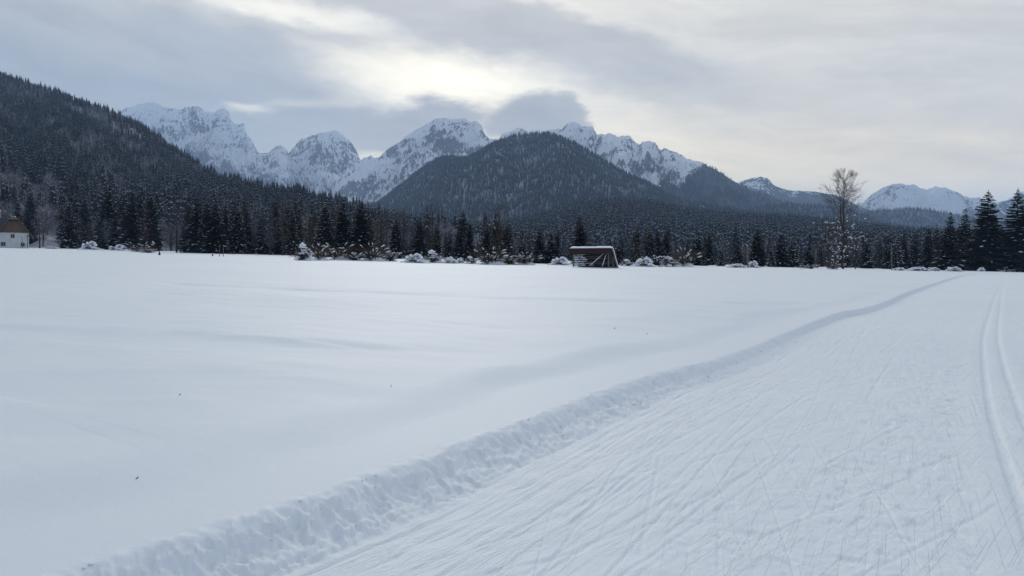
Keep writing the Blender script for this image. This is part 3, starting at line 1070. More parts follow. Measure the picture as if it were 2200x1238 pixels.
P, ii, jj = HL.points(26000, keep_low, rw)
far_wood('ridge_forest', P, 0.72, 13, 23, 'dark forest on the low ridge behind the meadow', 2)
P, ii, jj = HE.points(26000, lambda h, i, j, P, r: h.wood[i, j] + r.normal(0, 0.22, len(P)) > 0.66, rw, -0.02)
far_wood('ridge_flank_forest', P, 0.9, 13, 24, 'dark forest on the lower right flank of the toothed ridge', 9)
P, _, _ = HJ.points(12000, lambda h, i, j, P, r: r.random(len(P)) < 0.93, rw)
far_wood('far_slope_forest', P, 0.8, 13, 24, 'blue forest on the slope behind the bare tree', 3)
P, _, _ = HI.points(11000, lambda h, i, j, P, r: r.random(len(P)) < 0.93, rw)
far_wood('far_hill_forest', P, 0.7, 13, 24, 'hazy forest on the low far hill on the right', 4)


def keep_left(h, i, j, P, r):
    n = fbm(P[:, 0] / 70, P[:, 1] / 70, 3, 8)
    return (r.random(len(P)) < 0.5 + 0.35 * (n > -0.15)) & (P[:, 1] > 300)


P, ii, jj = HS.points(40000, keep_left, rw)
patch = fbm(P[:, 0] / 90, P[:, 1] / 90, 3, 18) + 0.10 * sstep(700, 300, P[:, 1]) * -1 - 0.05
isc = patch + rw.normal(0, 0.13, len(P)) > 0.0
far_wood('slope_spruces', P[isc], 1.0, 12, 22, 'snow-dusted spruces in patches on the left mountainside', 5)
far_wood('slope_bare_woods', P[~isc], 0.0, 11, 17, 'purple-grey leafless woods on the left mountainside', 6)

# ------------------------------------------------------------------ haze: one closed box of air
hz = MB()
hz.box((0, 0, 920), (43000, 43000, 2000))
mh = bpy.data.materials.new('haze_air')
mh.use_nodes = True
mh.node_tree.nodes.clear()
n = NT(mh.node_tree)
pv = n.new('ShaderNodeVolumePrincipled')
pv.inputs['Color'].default_value = (0.46, 0.67, 1.0, 1)
pv.inputs['Density'].default_value = 7.5e-5
pv.inputs['Anisotropy'].default_value = 0.2
oo = n.new('ShaderNodeOutputMaterial')
n.l.new(pv.outputs[0], oo.inputs['Volume'])
tag(hz.build('haze', mh), kind='stuff')

# ------------------------------------------------------------------ individual trees: meshes (about 20 m tall, scaled when placed)
def spruce_meshes(seed, H=20.0, width=0.17, snow=0.45, droop=0.35, bare_low=0.05, top_pw=0.85):
    r = random.Random(seed)
    tr = MB(); cr = MB(); sn = MB()
    lean = (r.uniform(-.15, .15), r.uniform(-.15, .15))
    tr.tube([(0, 0, -0.8), (0, 0, 0.3 * H), (lean[0], lean[1], 0.7 * H), (lean[0], lean[1], 0.985 * H)], [0.26, 0.19, 0.09, 0.02], 7, 0)
    nl = 54
    lob = [r.uniform(0.82, 1.15) for _ in range(7)]
    for k in range(nl):
        t0 = (k + r.uniform(-.3, .3)) / (nl - 1)
        t = t0
        t = min(max(t, 0), 0.995)
        z = H * (bare_low + (0.985 - bare_low) * t)
        R = H * width * ((1 - t) ** top_pw) * (0.8 + 0.2 * min(1, t * 8)) + 0.12
        nb = 9 if t < 0.75 else 7
        ph = r.random() * 6.283
        for b in range(nb):
            t = min(max(t0 + r.uniform(-.014, .014), 0), 0.995)
            z = H * (bare_low + (0.985 - bare_low) * t)
            a = ph + 6.283 * b / nb + r.uniform(-.3, .3)
            ln = R * r.uniform(0.62, 1.16) * lob[int(a / 6.2832 * 7) % 7]
            if r.random() < 0.06: ln *= 1.15
            dx, dy = math.cos(a), math.sin(a)
            sx, sy = -dy, dx
            dr = droop * (1.15 - t) * r.uniform(0.6, 1.3)
            up0 = 0.15 + 0.5 * t
            pts = []
            for q in (0.0, 0.35, 0.7, 1.0):
                h = up0 * q * ln * 0.4 - dr * ln * q * q + (0.10 * ln if q == 1.0 else 0)
                pts.append(Vector((lean[0] * t + dx * ln * q, lean[1] * t + dy * ln * q, z + h)))
            w = [0.05, 0.23, 0.22, 0.03]
            w = [x * ln * r.uniform(0.8, 1.2) + 0.03 for x in w]
            L = [p + Vector((sx, sy, -0.45)) * w[i] for i, p in enumerate(pts)]
            Rr = [p + Vector((-sx, -sy, -0.45)) * w[i] for i, p in enumerate(pts)]
            for i in range(3):
                cr.face([pts[i], pts[i + 1], L[i + 1], L[i]])
                cr.face([pts[i + 1], pts[i], Rr[i], Rr[i + 1]])
            # hanging sprays and side twigs
            for s_ in range(5):
                q = r.uniform(0.25, 0.98)
                p = pts[0].lerp(pts[3], q); p.z = pts[0].z + up0 * q * ln * 0.4 - dr * ln * q * q
                sd = r.choice((-1, 1))
                o = Vector((sx * sd * r.uniform(0.2, 1.0) + dx * 0.5, sy * sd * r.uniform(0.2, 1.0) + dy * 0.5, -r.uniform(0.25, 0.9))) * r.uniform(0.25, 0.5) * (0.35 + 0.25 * ln)
                e = Vector((dx, dy, 0.1)) * r.uniform(0.06, 0.16)
                cr.face([p - e, p + e, p + o])
            if r.random() < snow * (0.55 + 0.45 * (1 - t)) and ln > 0.3:
                q0 = r.uniform(0.35, 0.75); q1 = min(1.04, q0 + r.uniform(0.22, 0.55))
                A = pts[0].lerp(pts[3], q0); A.z = pts[0].z + up0 * q0 * ln * 0.4 - dr * ln * q0 * q0 + 0.06
                B = pts[0].lerp(pts[3], q1); B.z = pts[0].z + up0 * q1 * ln * 0.4 - dr * ln * q1 * q1 + (0.1 * ln if q1 > .9 else 0.04)
                Mi = A.lerp(B, 0.55) + Vector((0, 0, r.uniform(0.05, 0.13)))
                ww = r.uniform(0.10, 0.24) + 0.045 * ln
                S1 = Vector((sx, sy, -0.35)) * ww
                S2 = Vector((-sx, -sy, -0.35)) * ww
                sn.face([A, Mi, Mi + S1]); sn.face([Mi, B, Mi + S1])
                sn.face([Mi, A, Mi + S2]); sn.face([B, Mi, Mi + S2])
    for i in range(3):
        z = H * (0.985 + 0.012 * i)
        cr.face([(lean[0] - .06, lean[1], z - .3), (lean[0] + .06, lean[1], z - .3), (lean[0], lean[1], z + .25)])
    return dict(trunk=tr.mesh('trunk', M['bark'], True), crown=cr.mesh('crown', M['needles']), snow=sn.mesh('snow_load', M['tree_snow']), H=H)


def limb(m, sn, r, p, d, ln, rad, lvl, maxl, upw, snowp, spread=(22, 50), nsides=3, kids=(3, 5), minrad=0.012, jit=0.10, snow_r=0.05):
    nseg = 4 if lvl < 2 else 3
    pts = [Vector(p)]; d = Vector(d).normalized()
    dirs = [d.copy()]
    for i in range(nseg):
        d = (d + Vector((r.gauss(0, jit), r.gauss(0, jit), r.gauss(0, jit) + upw))).normalized()
        pts.append(pts[-1] + d * ln / nseg); dirs.append(d.copy())
    rads = [max(minrad * 0.6, rad * (1 - 0.75 * i / nseg)) for i in range(nseg + 1)]
    m.tube(pts, rads, 5 if lvl == 0 else nsides, 0, False)
    if snowp and r.random() < snowp and (lvl == 1 or r.random() < 0.25):
        i0 = r.randint(0, nseg - 2); i1 = nseg if r.random() < .5 else nseg - 1
        w = snow_r * r.uniform(0.5, 1.3)
        i0 = r.randint(0, nseg - 1); i1 = i0 + 1
        qa, qb = pts[i0], pts[i1]
        sp = [qa.lerp(qb, f) + Vector((0, 0, w * (0.5 if f in (0, 1) else 0.8))) for f in (0, 0.3, 0.7, 1)]
        sn.tube(sp, [w * (0.4 if k in (0, len(sp) - 1) else 1.0) for k in range(len(sp))], 5, 0, True)
    if lvl >= maxl: return
    nk = r.randint(*kids)
    for k in range(nk):
        q = r.uniform(0.25, 1.0) if k else 1.0
        f = q * nseg; i = min(int(f), nseg - 1)
        pp = pts[i].lerp(pts[i + 1], f - i)
        base = dirs[i + 1]
        ax = base.orthogonal(); ax.rotate(Matrix.Rotation(r.random() * 6.283, 3, base))
        dd = base.copy(); dd.rotate(Matrix.Rotation(math.radians(r.uniform(*spread)), 3, ax))
        limb(m, sn, r, pp, dd, ln * r.uniform(0.45, 0.75), max(minrad, rads[i] * 0.6), lvl + 1, maxl, upw, snowp, spread, nsides, kids, minrad, jit, snow_r)


def bare_meshes(seed, H=16.0, snow=0.25, form='oval', frost=False, levels=3, low=0.18):
    """leafless tree: straight trunk, limbs that fork into fine twigs"""
    r = random.Random(seed)
    tr = MB(); cr = MB(); sn = MB()
    pts = []; x = y = 0.0
    n = 8
    for i in range(n + 1):
        pts.append((x, y, -0.6 + (H * 0.92 + 0.6) * i / n))
        x += r.gauss(0, 0.06) * H / 16; y += r.gauss(0, 0.06) * H / 16
    rad = [0.017 * H * (1 - 0.93 * i / n) + 0.012 for i in range(n + 1)]
    tr.tube(pts, rad, 7, 0, True)
    nb = 34
    for k in range(nb):
        t = low + (0.96 - low) * (k / (nb - 1)) ** 0.9
        f = (t * H * 0.92 + 0.6) / (H * 0.92 + 0.6) * n
        i = min(int(f), n - 1)
        p = Vector(pts[i]).lerp(Vector(pts[i + 1]), f - i)
        a = k * 2.4 + r.uniform(-.5, .5)
        if form == 'oval': ln = H * 0.26 * (1 - abs(t - 0.5) * 1.15)
        elif form == 'column': ln = H * 0.15 * (1.1 - 0.6 * t)
        else: ln = H * 0.24 * (1.05 - t)
        ln *= r.uniform(0.75, 1.15)
        up = r.uniform(0.55, 1.1) if form != 'larch' else r.uniform(0.1, 0.5)
        limb(cr, sn, r, p, (math.cos(a), math.sin(a), up), ln, max(0.02, rad[i] * 0.5), 1, levels, 0.07 if form != 'larch' else 0.02, snow, (18, 48), 3, (4, 5), 0.010 * H / 16, 0.10, 0.05)
    w = M['twig_frost'] if frost else M['twig']
    return dict(trunk=tr.mesh('trunk', M['bark'], True), crown=cr.mesh('crown', w), snow=sn.mesh('snow_load', M['tree_snow'], True) if sn.f else None, H=H)


def bush_meshes(seed, R=2.2, H=2.2, stems=46, caps=10, capr=0.5, arch=1.0, twigs=True):
    """shrub of arching stems, pressed down by cushions of snow"""
    r = random.Random(seed)
    st = MB(); sn = MB()
    for i in range(stems):
        a = r.random() * 6.283
        L = r.uniform(0.5, 1.1)
        p = Vector((r.gauss(0, 0.25) * R * 0.6, r.gauss(0, 0.25) * R * 0.5, -0.25))
        pts = [p.copy()]
        d = Vector((math.cos(a) * 0.35, math.sin(a) * 0.35, 1)).normalized()
        step = H * L * 0.26
        for k in range(6):
            d = (d + Vector((math.cos(a) * 0.20 * arch + r.gauss(0, .09), math.sin(a) * 0.20 * arch + r.gauss(0, .09), -0.19 * arch))).normalized()
            pts.append(pts[-1] + d * step)
        w = r.uniform(0.014, 0.034)
        st.tube(pts, [w, w * .9, w * .8, w * .7, w * .5, w * .4, w * .25], 4, 0, False)
        if twigs:
            for k in range(9):
                f = r.uniform(1.2, 5.9); j = int(f)
                q = pts[j].lerp(pts[j + 1], f - j)
                b = r.random() * 6.283; l2 = r.uniform(0.25, 0.7) * H * 0.3
                e = q + Vector((math.cos(b), math.sin(b), r.uniform(-.2, 0.8))) * l2
                e2 = e + Vector((math.cos(b + .5), math.sin(b + .5), r.uniform(-.3, 0.5))) * l2 * 0.6
                st.tube([q, e, e2], [0.012, 0.009, 0.005], 3, 0, False)
        if r.random() < 0.30:
            j = r.randint(2, 4); ws = r.uniform(0.045, 0.10)
            sp = [q + Vector((0, 0, ws * .7)) for q in (pts[j].lerp(pts[j + 1], .2), pts[j + 1], pts[j + 1].lerp(pts[j + 2], .5))]
            sn.tube(sp, [ws * .5, ws, ws * .4], 6, 0, True)
    for i in range(caps):
        a = r.random() * 6.283; q = 0.3 + 0.7 * r.random() ** 0.8
        x, y = math.cos(a) * R * 0.85 * q, math.sin(a) * R * 0.6 * q
        z = H * (0.80 - 0.60 * q * q) * r.uniform(0.45, 1.05)
        c = capr * r.uniform(0.5, 1.2)
        yaw = r.uniform(0, 6.283)
        for k in range(r.randint(3, 5)):         # a cushion is several lumps run together along a bent stem
            t = (k - 1.5) * 0.55 * c
            sn.lump((x + math.cos(yaw) * t, y + math.sin(yaw) * t, z - 0.25 * t * t / c + r.gauss(0, .05) * c),
                    (c * r.uniform(.35, .95), c * r.uniform(.35, .7), c * r.uniform(.16, .36)), i * 7 + k + seed, 1, 0.42, 0.4)
    for k in range(3):                          # drifted snow round the foot
        sn.lump((r.uniform(-.7, .7) * R, r.uniform(-.1, .4) * R, 0.0), (R * r.uniform(.4, .75), R * r.uniform(.3, .5), H * r.uniform(.08, .2)), seed + 90 + k, 2, 0.3, 0.5)
    return dict(stems=st.mesh('stems', M['twig']), snow=sn.mesh('snow_cushion', M['snow_lump'], True), H=H)


def place(name, parts, x, y, z, sx, sz, rz, label, cat, group=None):
    e = empty(name, (x, y, z), rz)
    e.scale = (sx, sx, sz)
    for k in parts:
        if k in ('H',) or parts[k] is None: continue
        nm = {'snow': 'snow_cushion' if 'stems' in parts else 'snow_load'}.get(k, k)
        po = link(bpy.data.objects.new(nm, parts[k]), e)
        if k == 'snow': po['kind'] = 'stuff'
    return tag(e, label, cat, group)


SPR = [spruce_meshes(100, 20, 0.19, 0.42, 0.35, 0.03, 0.78), spruce_meshes(101, 20, 0.17, 0.55, 0.35, 0.03, 0.8), spruce_meshes(102, 20, 0.205, 0.45, 0.42, 0.03, 0.75), spruce_meshes(103, 20, 0.18, 0.8, 0.35, 0.03, 0.8),
       spruce_meshes(104, 20, 0.19, 0.6, 0.3, 0.03, 0.75), spruce_meshes(105, 20, 0.215, 0.26, 0.45, 0.02, 0.68)]
SMALL = [spruce_meshes(110, 10, 0.23, 0.45, 0.25, 0.03, 0.9), spruce_meshes(111, 10, 0.21, 0.75, 0.3, 0.03, 0.9), spruce_meshes(112, 10, 0.25, 0.35, 0.3, 0.02, 0.95)]
BARE = [bare_meshes(200, 16, 0.035), bare_meshes(201, 16, 0.02, 'column'), bare_meshes(202, 14, 0.06, 'oval', False, 3, 0.1), bare_meshes(203, 15, 0.04, 'oval', True), bare_meshes(204, 15, 0.05, 'column', True)]

rt = random.Random(99)


def edge_y(u, v):
    x, y = on_plane(u, v, 0.22)
    return x, y


def tree_px(kind, parts, u, vtop, vbase, back, label, group=None, cat='tree', wide=1.0, name=None):
    """a tree whose foot is `back` metres behind the field edge seen at (u, vbase) and whose tip reaches vtop"""
    x0, y0 = edge_y(u, vbase)
    Y = min(y0, 205) + back
    x = (u - 1100) / F * Y
    z = gz(x, Y)
    ztop = at(u, vtop, Y)[2]
    h = max(0.5, ztop - z)
    s = h / parts['H']
    if kind == 'spruce_tree': wide *= 1.28 if u < 1800 else 1.16
    return place(name or kind, parts, x, Y, z - 0.05, s * wide, s, rt.random() * 6.283, label, cat, group)


# --- spruces that stand out, from left to right (u, tip, edge, metres behind the edge, variant, width, label)
G1 = 'spruces along the far edge of the snow field'
SL = [
    (150, 425, 534, 45, 3, 1.0, 'tall snowy spruce in the dark forest a little right of the white house'),
    (236, 391, 538, 55, 1, 1.15, 'tall broad dark spruce rising highest above the forest edge near the white house'),
    (286, 402, 540, 40, 0, 0.95, 'left one of two close spruces behind the snowy shrubs at the left edge'),
    (303, 404, 540, 42, 1, 0.9, 'right one of two close spruces behind the snowy shrubs at the left edge'),
    (326, 412, 541, 30, 5, 0.8, 'dark spruce behind the tiny conifer on the left of the field'),
    (406, 432, 545, 30, 1, 0.9, 'slim spruce at the left of the dark spruce row behind the two thin posts'),
    (426, 415, 545, 22, 0, 1.0, 'tallest dark spruce of the row behind the two thin posts'),
    (445, 428, 546, 24, 2, 0.95, 'second spruce of the dark row behind the two thin posts'),
    (464, 428, 546, 18, 0, 1.1, 'broad black spruce directly behind the two thin posts'),
    (486, 438, 546, 22, 1, 0.9, 'narrow snowy spruce just right of the two thin posts'),
    (514, 434, 547, 22, 3, 1.0, 'pale snow-streaked spruce between the thin posts and the snow-capped arched shrub'),
    (530, 440, 547, 25, 0, 0.9, 'dark spruce right beside the pale snow-streaked one left of the arched shrub'),
    (566, 446, 548, 20, 1, 1.05, 'snowy-skirted spruce left of the snow-capped arched shrub'),
    (588, 455, 548, 25, 2, 0.9, 'shorter spruce in the gap left of the snow-capped arched shrub'),
    (621, 436, 549, 26, 0, 1.0, 'left spruce of the pair behind the snow-capped arched shrub'),
    (643, 438, 550, 28, 1, 1.0, 'right spruce of the pair behind the snow-capped arched shrub'),
    (700, 424, 557, 45, 3, 1.15, 'tall snow-flecked spruce at the left of the three high ones behind the hedge'),
    (737, 426, 557, 42, 0, 1.05, 'tall pointed spruce in the middle of the three high ones behind the hedge'),
    (776, 431, 558, 38, 5, 1.1, 'broad dark double-tipped spruce at the right of the three high ones behind the hedge'),
    (793, 440, 558, 42, 1, 0.85, 'slim spruce leaning against the broad double-tipped one behind the hedge'),
    (852, 463, 558, 30, 2, 1.0, 'single pointed spruce standing apart behind the hedge of shrubs'),
    (965, 489, 562, 28, 1, 0.95, 'small spruce at the left of the trio left of the brown leafless tree'),
    (989, 478, 563, 32, 0, 1.0, 'middle spruce of the trio left of the brown leafless tree'),
    (1008, 472, 563, 25, 2, 0.95, 'right and tallest spruce of the trio left of the brown leafless tree'),
    (1046, 474, 565, 20, 3, 1.1, 'snow-dusted spruce pressed against the left side of the brown leafless tree'),
    (1087, 478, 566, 18, 2, 1.05, 'dark spruce pressed against the right side of the brown leafless tree'),
    (1123, 503, 567, 20, 1, 1.0, 'little spruce between the brown leafless tree and the spruce group left of the hut'),
    (1160, 485, 569, 24, 0, 1.1, 'layered spruce at the left of the group just left of the hut'),
    (1184, 502, 570, 26, 2, 1.0, 'lower spruce in the middle of the group just left of the hut'),
    (1198, 488, 570, 24, 1, 1.0, 'spruce nearest the left end of the hut'),
    (1247, 465, 572, 30, 5, 0.95, 'cone-shaped spruce standing right behind the hut roof'),
    (1288, 509, 572, 24, 1, 1.0, 'small spruce tip showing above the right end of the hut roof'),
    (1331, 517, 573, 28, 0, 0.9, 'small dark spruce just right of the hut'),
    (1395, 483, 573, 22, 3, 1.05, 'snow-laden spruce above the snowy shrubs right of the hut'),
    (1412, 490, 573, 26, 0, 1.0, 'dark spruce close behind the snow-laden one right of the hut'),
    (1431, 491, 573, 28, 2, 1.0, 'right spruce of the three above the snowy shrubs right of the hut'),
    (1498, 499, 573, 30, 0, 1.1, 'round dark spruce between the snowy shrubs and the leaning pole'),
    (1549, 524, 574, 30, 1, 1.0, 'low spruce left of the leaning pole'),
    (1586, 527, 574, 32, 2, 1.0, 'low snow-specked spruce close on the left of the leaning pole'),
    (1627, 485, 575, 34, 0, 1.15, 'dark pointed spruce just right of the leaning pole'),
    (1656, 528, 576, 30, 1, 1.0, 'short spruce at the right foot of the pointed one by the leaning pole'),
    (1677, 504, 576, 34, 2, 1.0, 'dark spruce midway between the leaning pole and the tall bare tree'),
    (1702, 500, 577, 40, 1, 1.0, 'dim spruce left of the tall bare tree'),
    (1737, 520, 577, 36, 3, 1.0, 'low snowy spruce close on the left of the tall bare tree'),
    (1861, 508, 579, 40, 0, 1.0, 'spruce right beside the tall bare tree'),
    (1907, 514, 580, 38, 3, 0.95, 'short spruce behind the upright thin pole'),
    (1927, 500, 580, 42, 1, 0.95, 'first spruce right of the upright thin pole'),
    (1941, 494, 580, 44, 0, 0.9, 'second spruce right of the upright thin pole'),
    (1963, 489, 580, 40, 3, 1.0, 'snow-specked spruce above the snowy mounds on the right'),
    (1994, 483, 581, 36, 0, 1.0, 'left one of two even spruces right of the snowy mounds'),
    (2011, 482, 581, 38, 1, 1.0, 'right one of two even spruces right of the snowy mounds'),
    (2040, 455, 582, 22, 0, 1.15, 'slim spruce at the left of the four big ones on the right'),
    (2072, 448, 582, 26, 1, 1.2, 'slim spruce second of the four big ones on the right'),
    (2118, 409, 583, 14, 5, 1.22, 'tall broad black spruce third of the four big ones on the right'),
    (2182, 406, 584, 12, 2, 1.25, 'tall black spruce at the right edge of the picture beside the trail'),
    (2228, 420, 584, 16, 0, 1.1, 'spruce cut off by the right edge of the picture'),
    (2056, 486, 582, 34, 2, 1.3, 'low dark spruce between the two slim right-hand ones'),
    (2022, 498, 582, 34, 5, 1.2, 'low dark spruce just left of the slim right-hand spruces'),
    (2202, 446, 584, 22, 0, 1.3, 'dark spruce at the very right edge behind the tall black one'),
    (2136, 462, 583, 30, 0, 1.2, 'dark spruce seen between the tops of the two tallest right-hand ones'),
    (2098, 490, 582, 30, 1, 1.4, 'dark spruce filling the gap at the foot of the two tallest right-hand ones'),
    (2150, 486, 583, 24, 5, 1.2, 'dark low spruce wedged between the two tallest right-hand ones'),
]
for (u, vt, vb, bk, var, wd, lab) in SL:
    small = vt > 498 and u < 2000
    p = SMALL[var % 3] if small else SPR[var]
    tree_px('spruce_tree', p, u, vt, vb, bk, lab, G1, wide=wd)

# the tiny conifer alone on the field
tree_px('small_conifer', SMALL[2], 343, 537, 548, 0, 'tiny dark conifer sticking out of the snow on the left of the field', None, 'tree', 1.1)


# --- leafless trees that stand out
def big_bare():
    r = random.Random(5)
    H = 22.0
    tr = MB(); cr = MB(); sn = MB()
    tr.tube([(0, 0, -0.6), (0.05, 0, 4), (-0.05, 0, 9), (0.1, 0, 14), (0.0, 0, 18.5), (0.1, 0, 21.2)], [0.26, 0.21, 0.17, 0.11, 0.06, 0.03], 8, 0)
    tr.tube([(0.0, 0, 8.4), (0.55, 0.1, 10.2), (0.75, 0.1, 13.5), (0.95, 0.2, 16.5)], [0.17, 0.15, 0.10, 0.04], 7, 0)
    for k in range(46):                       # upper, clean crown
        t = k / 45
        z = 10.5 + 10.2 * t
        a = k * 2.4 + r.uniform(-.4, .4)
        ln = (4.0 - 1.6 * abs(t - 0.25)) * (1.0 - 0.42 * t) * r.uniform(0.85, 1.15)
        limb(cr, sn, r, (0.05 + (0.5 if k % 3 == 0 and z < 16 else 0), 0, z), (math.cos(a), math.sin(a), r.uniform(0.65, 1.1)), ln, 0.075 * (1.15 - 0.7 * t), 1, 3, 0.05, 0.02, (16, 42), 3, (5, 6), 0.019, 0.09, 0.06)
    for k in range(34):                       # lower limbs loaded with snow
        t = k / 33
        z = 1.8 + 9.0 * t
        a = k * 2.4 + r.uniform(-.4, .4)
        ln = r.uniform(1.6, 4.4)
        limb(cr, sn, r, (0, 0, z), (math.cos(a), math.sin(a), r.uniform(-0.15, 0.7)), ln, 0.06, 1, 3, 0.0, 0.5, (20, 60), 3, (3, 5), 0.016, 0.16, 0.11)
    return dict(trunk=tr.mesh('trunk', M['bark'], True), crown=cr.mesh('crown', M['twig']), snow=sn.mesh('snow_load', M['tree_snow'], True), H=H)


tree_px('bare_tree', big_bare(), 1811, 366, 578, 6, 'tallest leafless tree with a fine round crown against the pale sky', None)
G2 = 'leafless trees along the field edge'
BROWN = bare_meshes(210, 16, 0.05, 'oval', False, 3, 0.08)
for (u, vt, vb, bk, p, wd, lab) in [
    (1071, 435, 566, 8, BROWN, 0.85, 'brown leafless tree with a narrow dense crown left of the hut'),
    (86, 452, 532, 14, BARE[3], 1.1, 'frosty grey leafless tree spreading beside the white house'),
    (1778, 478, 578, 14, BARE[2], 0.9, 'brown twiggy tree against the left of the tallest leafless tree'),
    (1756, 512, 577, 18, BARE[2], 1.1, 'low brown twiggy tree two places left of the tallest leafless tree'),
    (1838, 500, 579, 18, BARE[1], 0.9, 'thin leafless tree close on the right of the tallest leafless tree'),
    (316, 452, 541, 6, BARE[2], 0.9, 'brown twiggy tree hung with snow behind the tiny conifer'),
    (668, 438, 556, 22, BARE[2], 1.0, 'brown leafless tree behind the right side of the arched shrub'),
    (820, 452, 558, 45, BARE[0], 1.2, 'rounded leafless tree between the high spruces and the single pointed one'),
    (905, 470, 560, 60, BARE[0], 1.3, 'wide leafless tree behind the shrubs right of the single pointed spruce'),
    (545, 452, 547, 30, BARE[4], 1.0, 'grey leafless tree squeezed between spruces left of the arched shrub'),
    (380, 440, 544, 26, BARE[3], 1.15, 'grey frosty leafless tree left of the dark spruce row'),
    (1888, 520, 579, 34, BARE[1], 1.0, 'pair-stemmed thin tree between the bare giant and the upright pole'),
    (1476, 515, 573, 18, BARE[2], 1.0, 'brown leafless tree at the right end of the snowy shrubs right of the hut'),
    (1137, 500, 568, 26, BARE[0], 0.9, 'faint leafless tree behind the little spruce left of the hut'),
    (1365, 522, 573, 16, BARE[2], 1.0, 'twiggy low tree behind the snow pile right of the hut'),
]:
    tree_px('bare_tree', p, u, vt, vb, bk, lab, G2, wide=wd)

# --- the rest of the forest edge: tree upon tree, nothing to tell them apart
GA = 'spruces of the dense forest edge'
GB = 'leafless trees of the dense forest edge'
for i in range(105):
    u = rt.uniform(-60, 900) if i < 50 else rt.uniform(900, 2260)
    left = u < 900
    vb = float(np.interp(u, [0, 480, 640, 900, 1250, 1750, 2200], [531, 546, 557, 561, 572, 577, 584]))
    x0, y0 = edge_y(u, vb)
    bk = rt.uniform(48, 120) if left else rt.uniform(50, 170)
    Y = min(y0, 205) + bk
    x = (u - 1100) / F * Y
    if left:
        vt = float(np.interp(u, [0, 250, 480, 700, 900], [425, 425, 440, 448, 478])) + rt.uniform(-14, 30) - 0.12 * bk
        h = min(26, max(9, at(u, vt, Y)[2] - gz(x, Y)))
    else:
        h = rt.uniform(8, 14) if u < 1700 else rt.uniform(9, 17)
    p = rt.choice(SPR)
    place('spruce_tree', p, x, Y, gz(x, Y) - 0.1, h / 20 * rt.uniform(0.85, 1.15), h / 20, rt.random() * 6.283,
          'snow-dusted spruce, one of many in the dense forest behind the field edge', 'tree', GA)
for i in range(125):
    u = rt.uniform(-60, 940) if i < 100 else rt.uniform(940, 2200)
    left = u < 940
    vb = float(np.interp(u, [0, 480, 640, 900, 1250, 1750, 2200], [531, 546, 557, 561, 572, 577, 584]))
    x0, y0 = edge_y(u, vb)
    Y = min(y0, 205) + (rt.uniform(48, 125) if left else rt.uniform(45, 150))
    x = (u - 1100) / F * Y
    h = rt.uniform(8, 15) if left else rt.uniform(6, 10)
    p = rt.choice(BARE + BARE[3:])
    place('bare_tree', p, x, Y, gz(x, Y) - 0.1, h / 16 * rt.uniform(0.9, 1.25), h / 16, rt.random() * 6.283,
          'leafless tree, one of many among the spruces behind the field edge', 'tree', GB)

# ------------------------------------------------------------------ shrubs loaded with snow along the edge
G3 = 'snow-laden shrubs along the field edge'
BU = [bush_meshes(300, 2.2, 2.0, 70, 12, 0.50), bush_meshes(301, 2.6, 1.6, 60, 22, 0.60), bush_meshes(302, 2.0, 2.4, 90, 9, 0.26), bush_meshes(303, 2.4, 1.3, 30, 26, 0.62), bush_meshes(304, 2.0, 2.6, 100, 6, 0.22, 0.7)]


def bush_px(u, vt, vb, hw, var, back, label, name='snowy_shrub', group=G3):
    x0, y0 = edge_y(u, vb)
    Y = min(y0, 205) + back
    x = (u - 1100) / F * Y
    z = gz(x, Y)
    h = at(u, vt, Y)[2] - z
    p = BU[var]
    R = {0: 2.2, 1: 2.6, 2: 2.0, 3: 2.4, 4: 2.0}[var]
    return place(name, p, x, Y, z, hw / F * Y / R, h / p['H'], rt.uniform(-.5, .5), label, 'shrub', group)


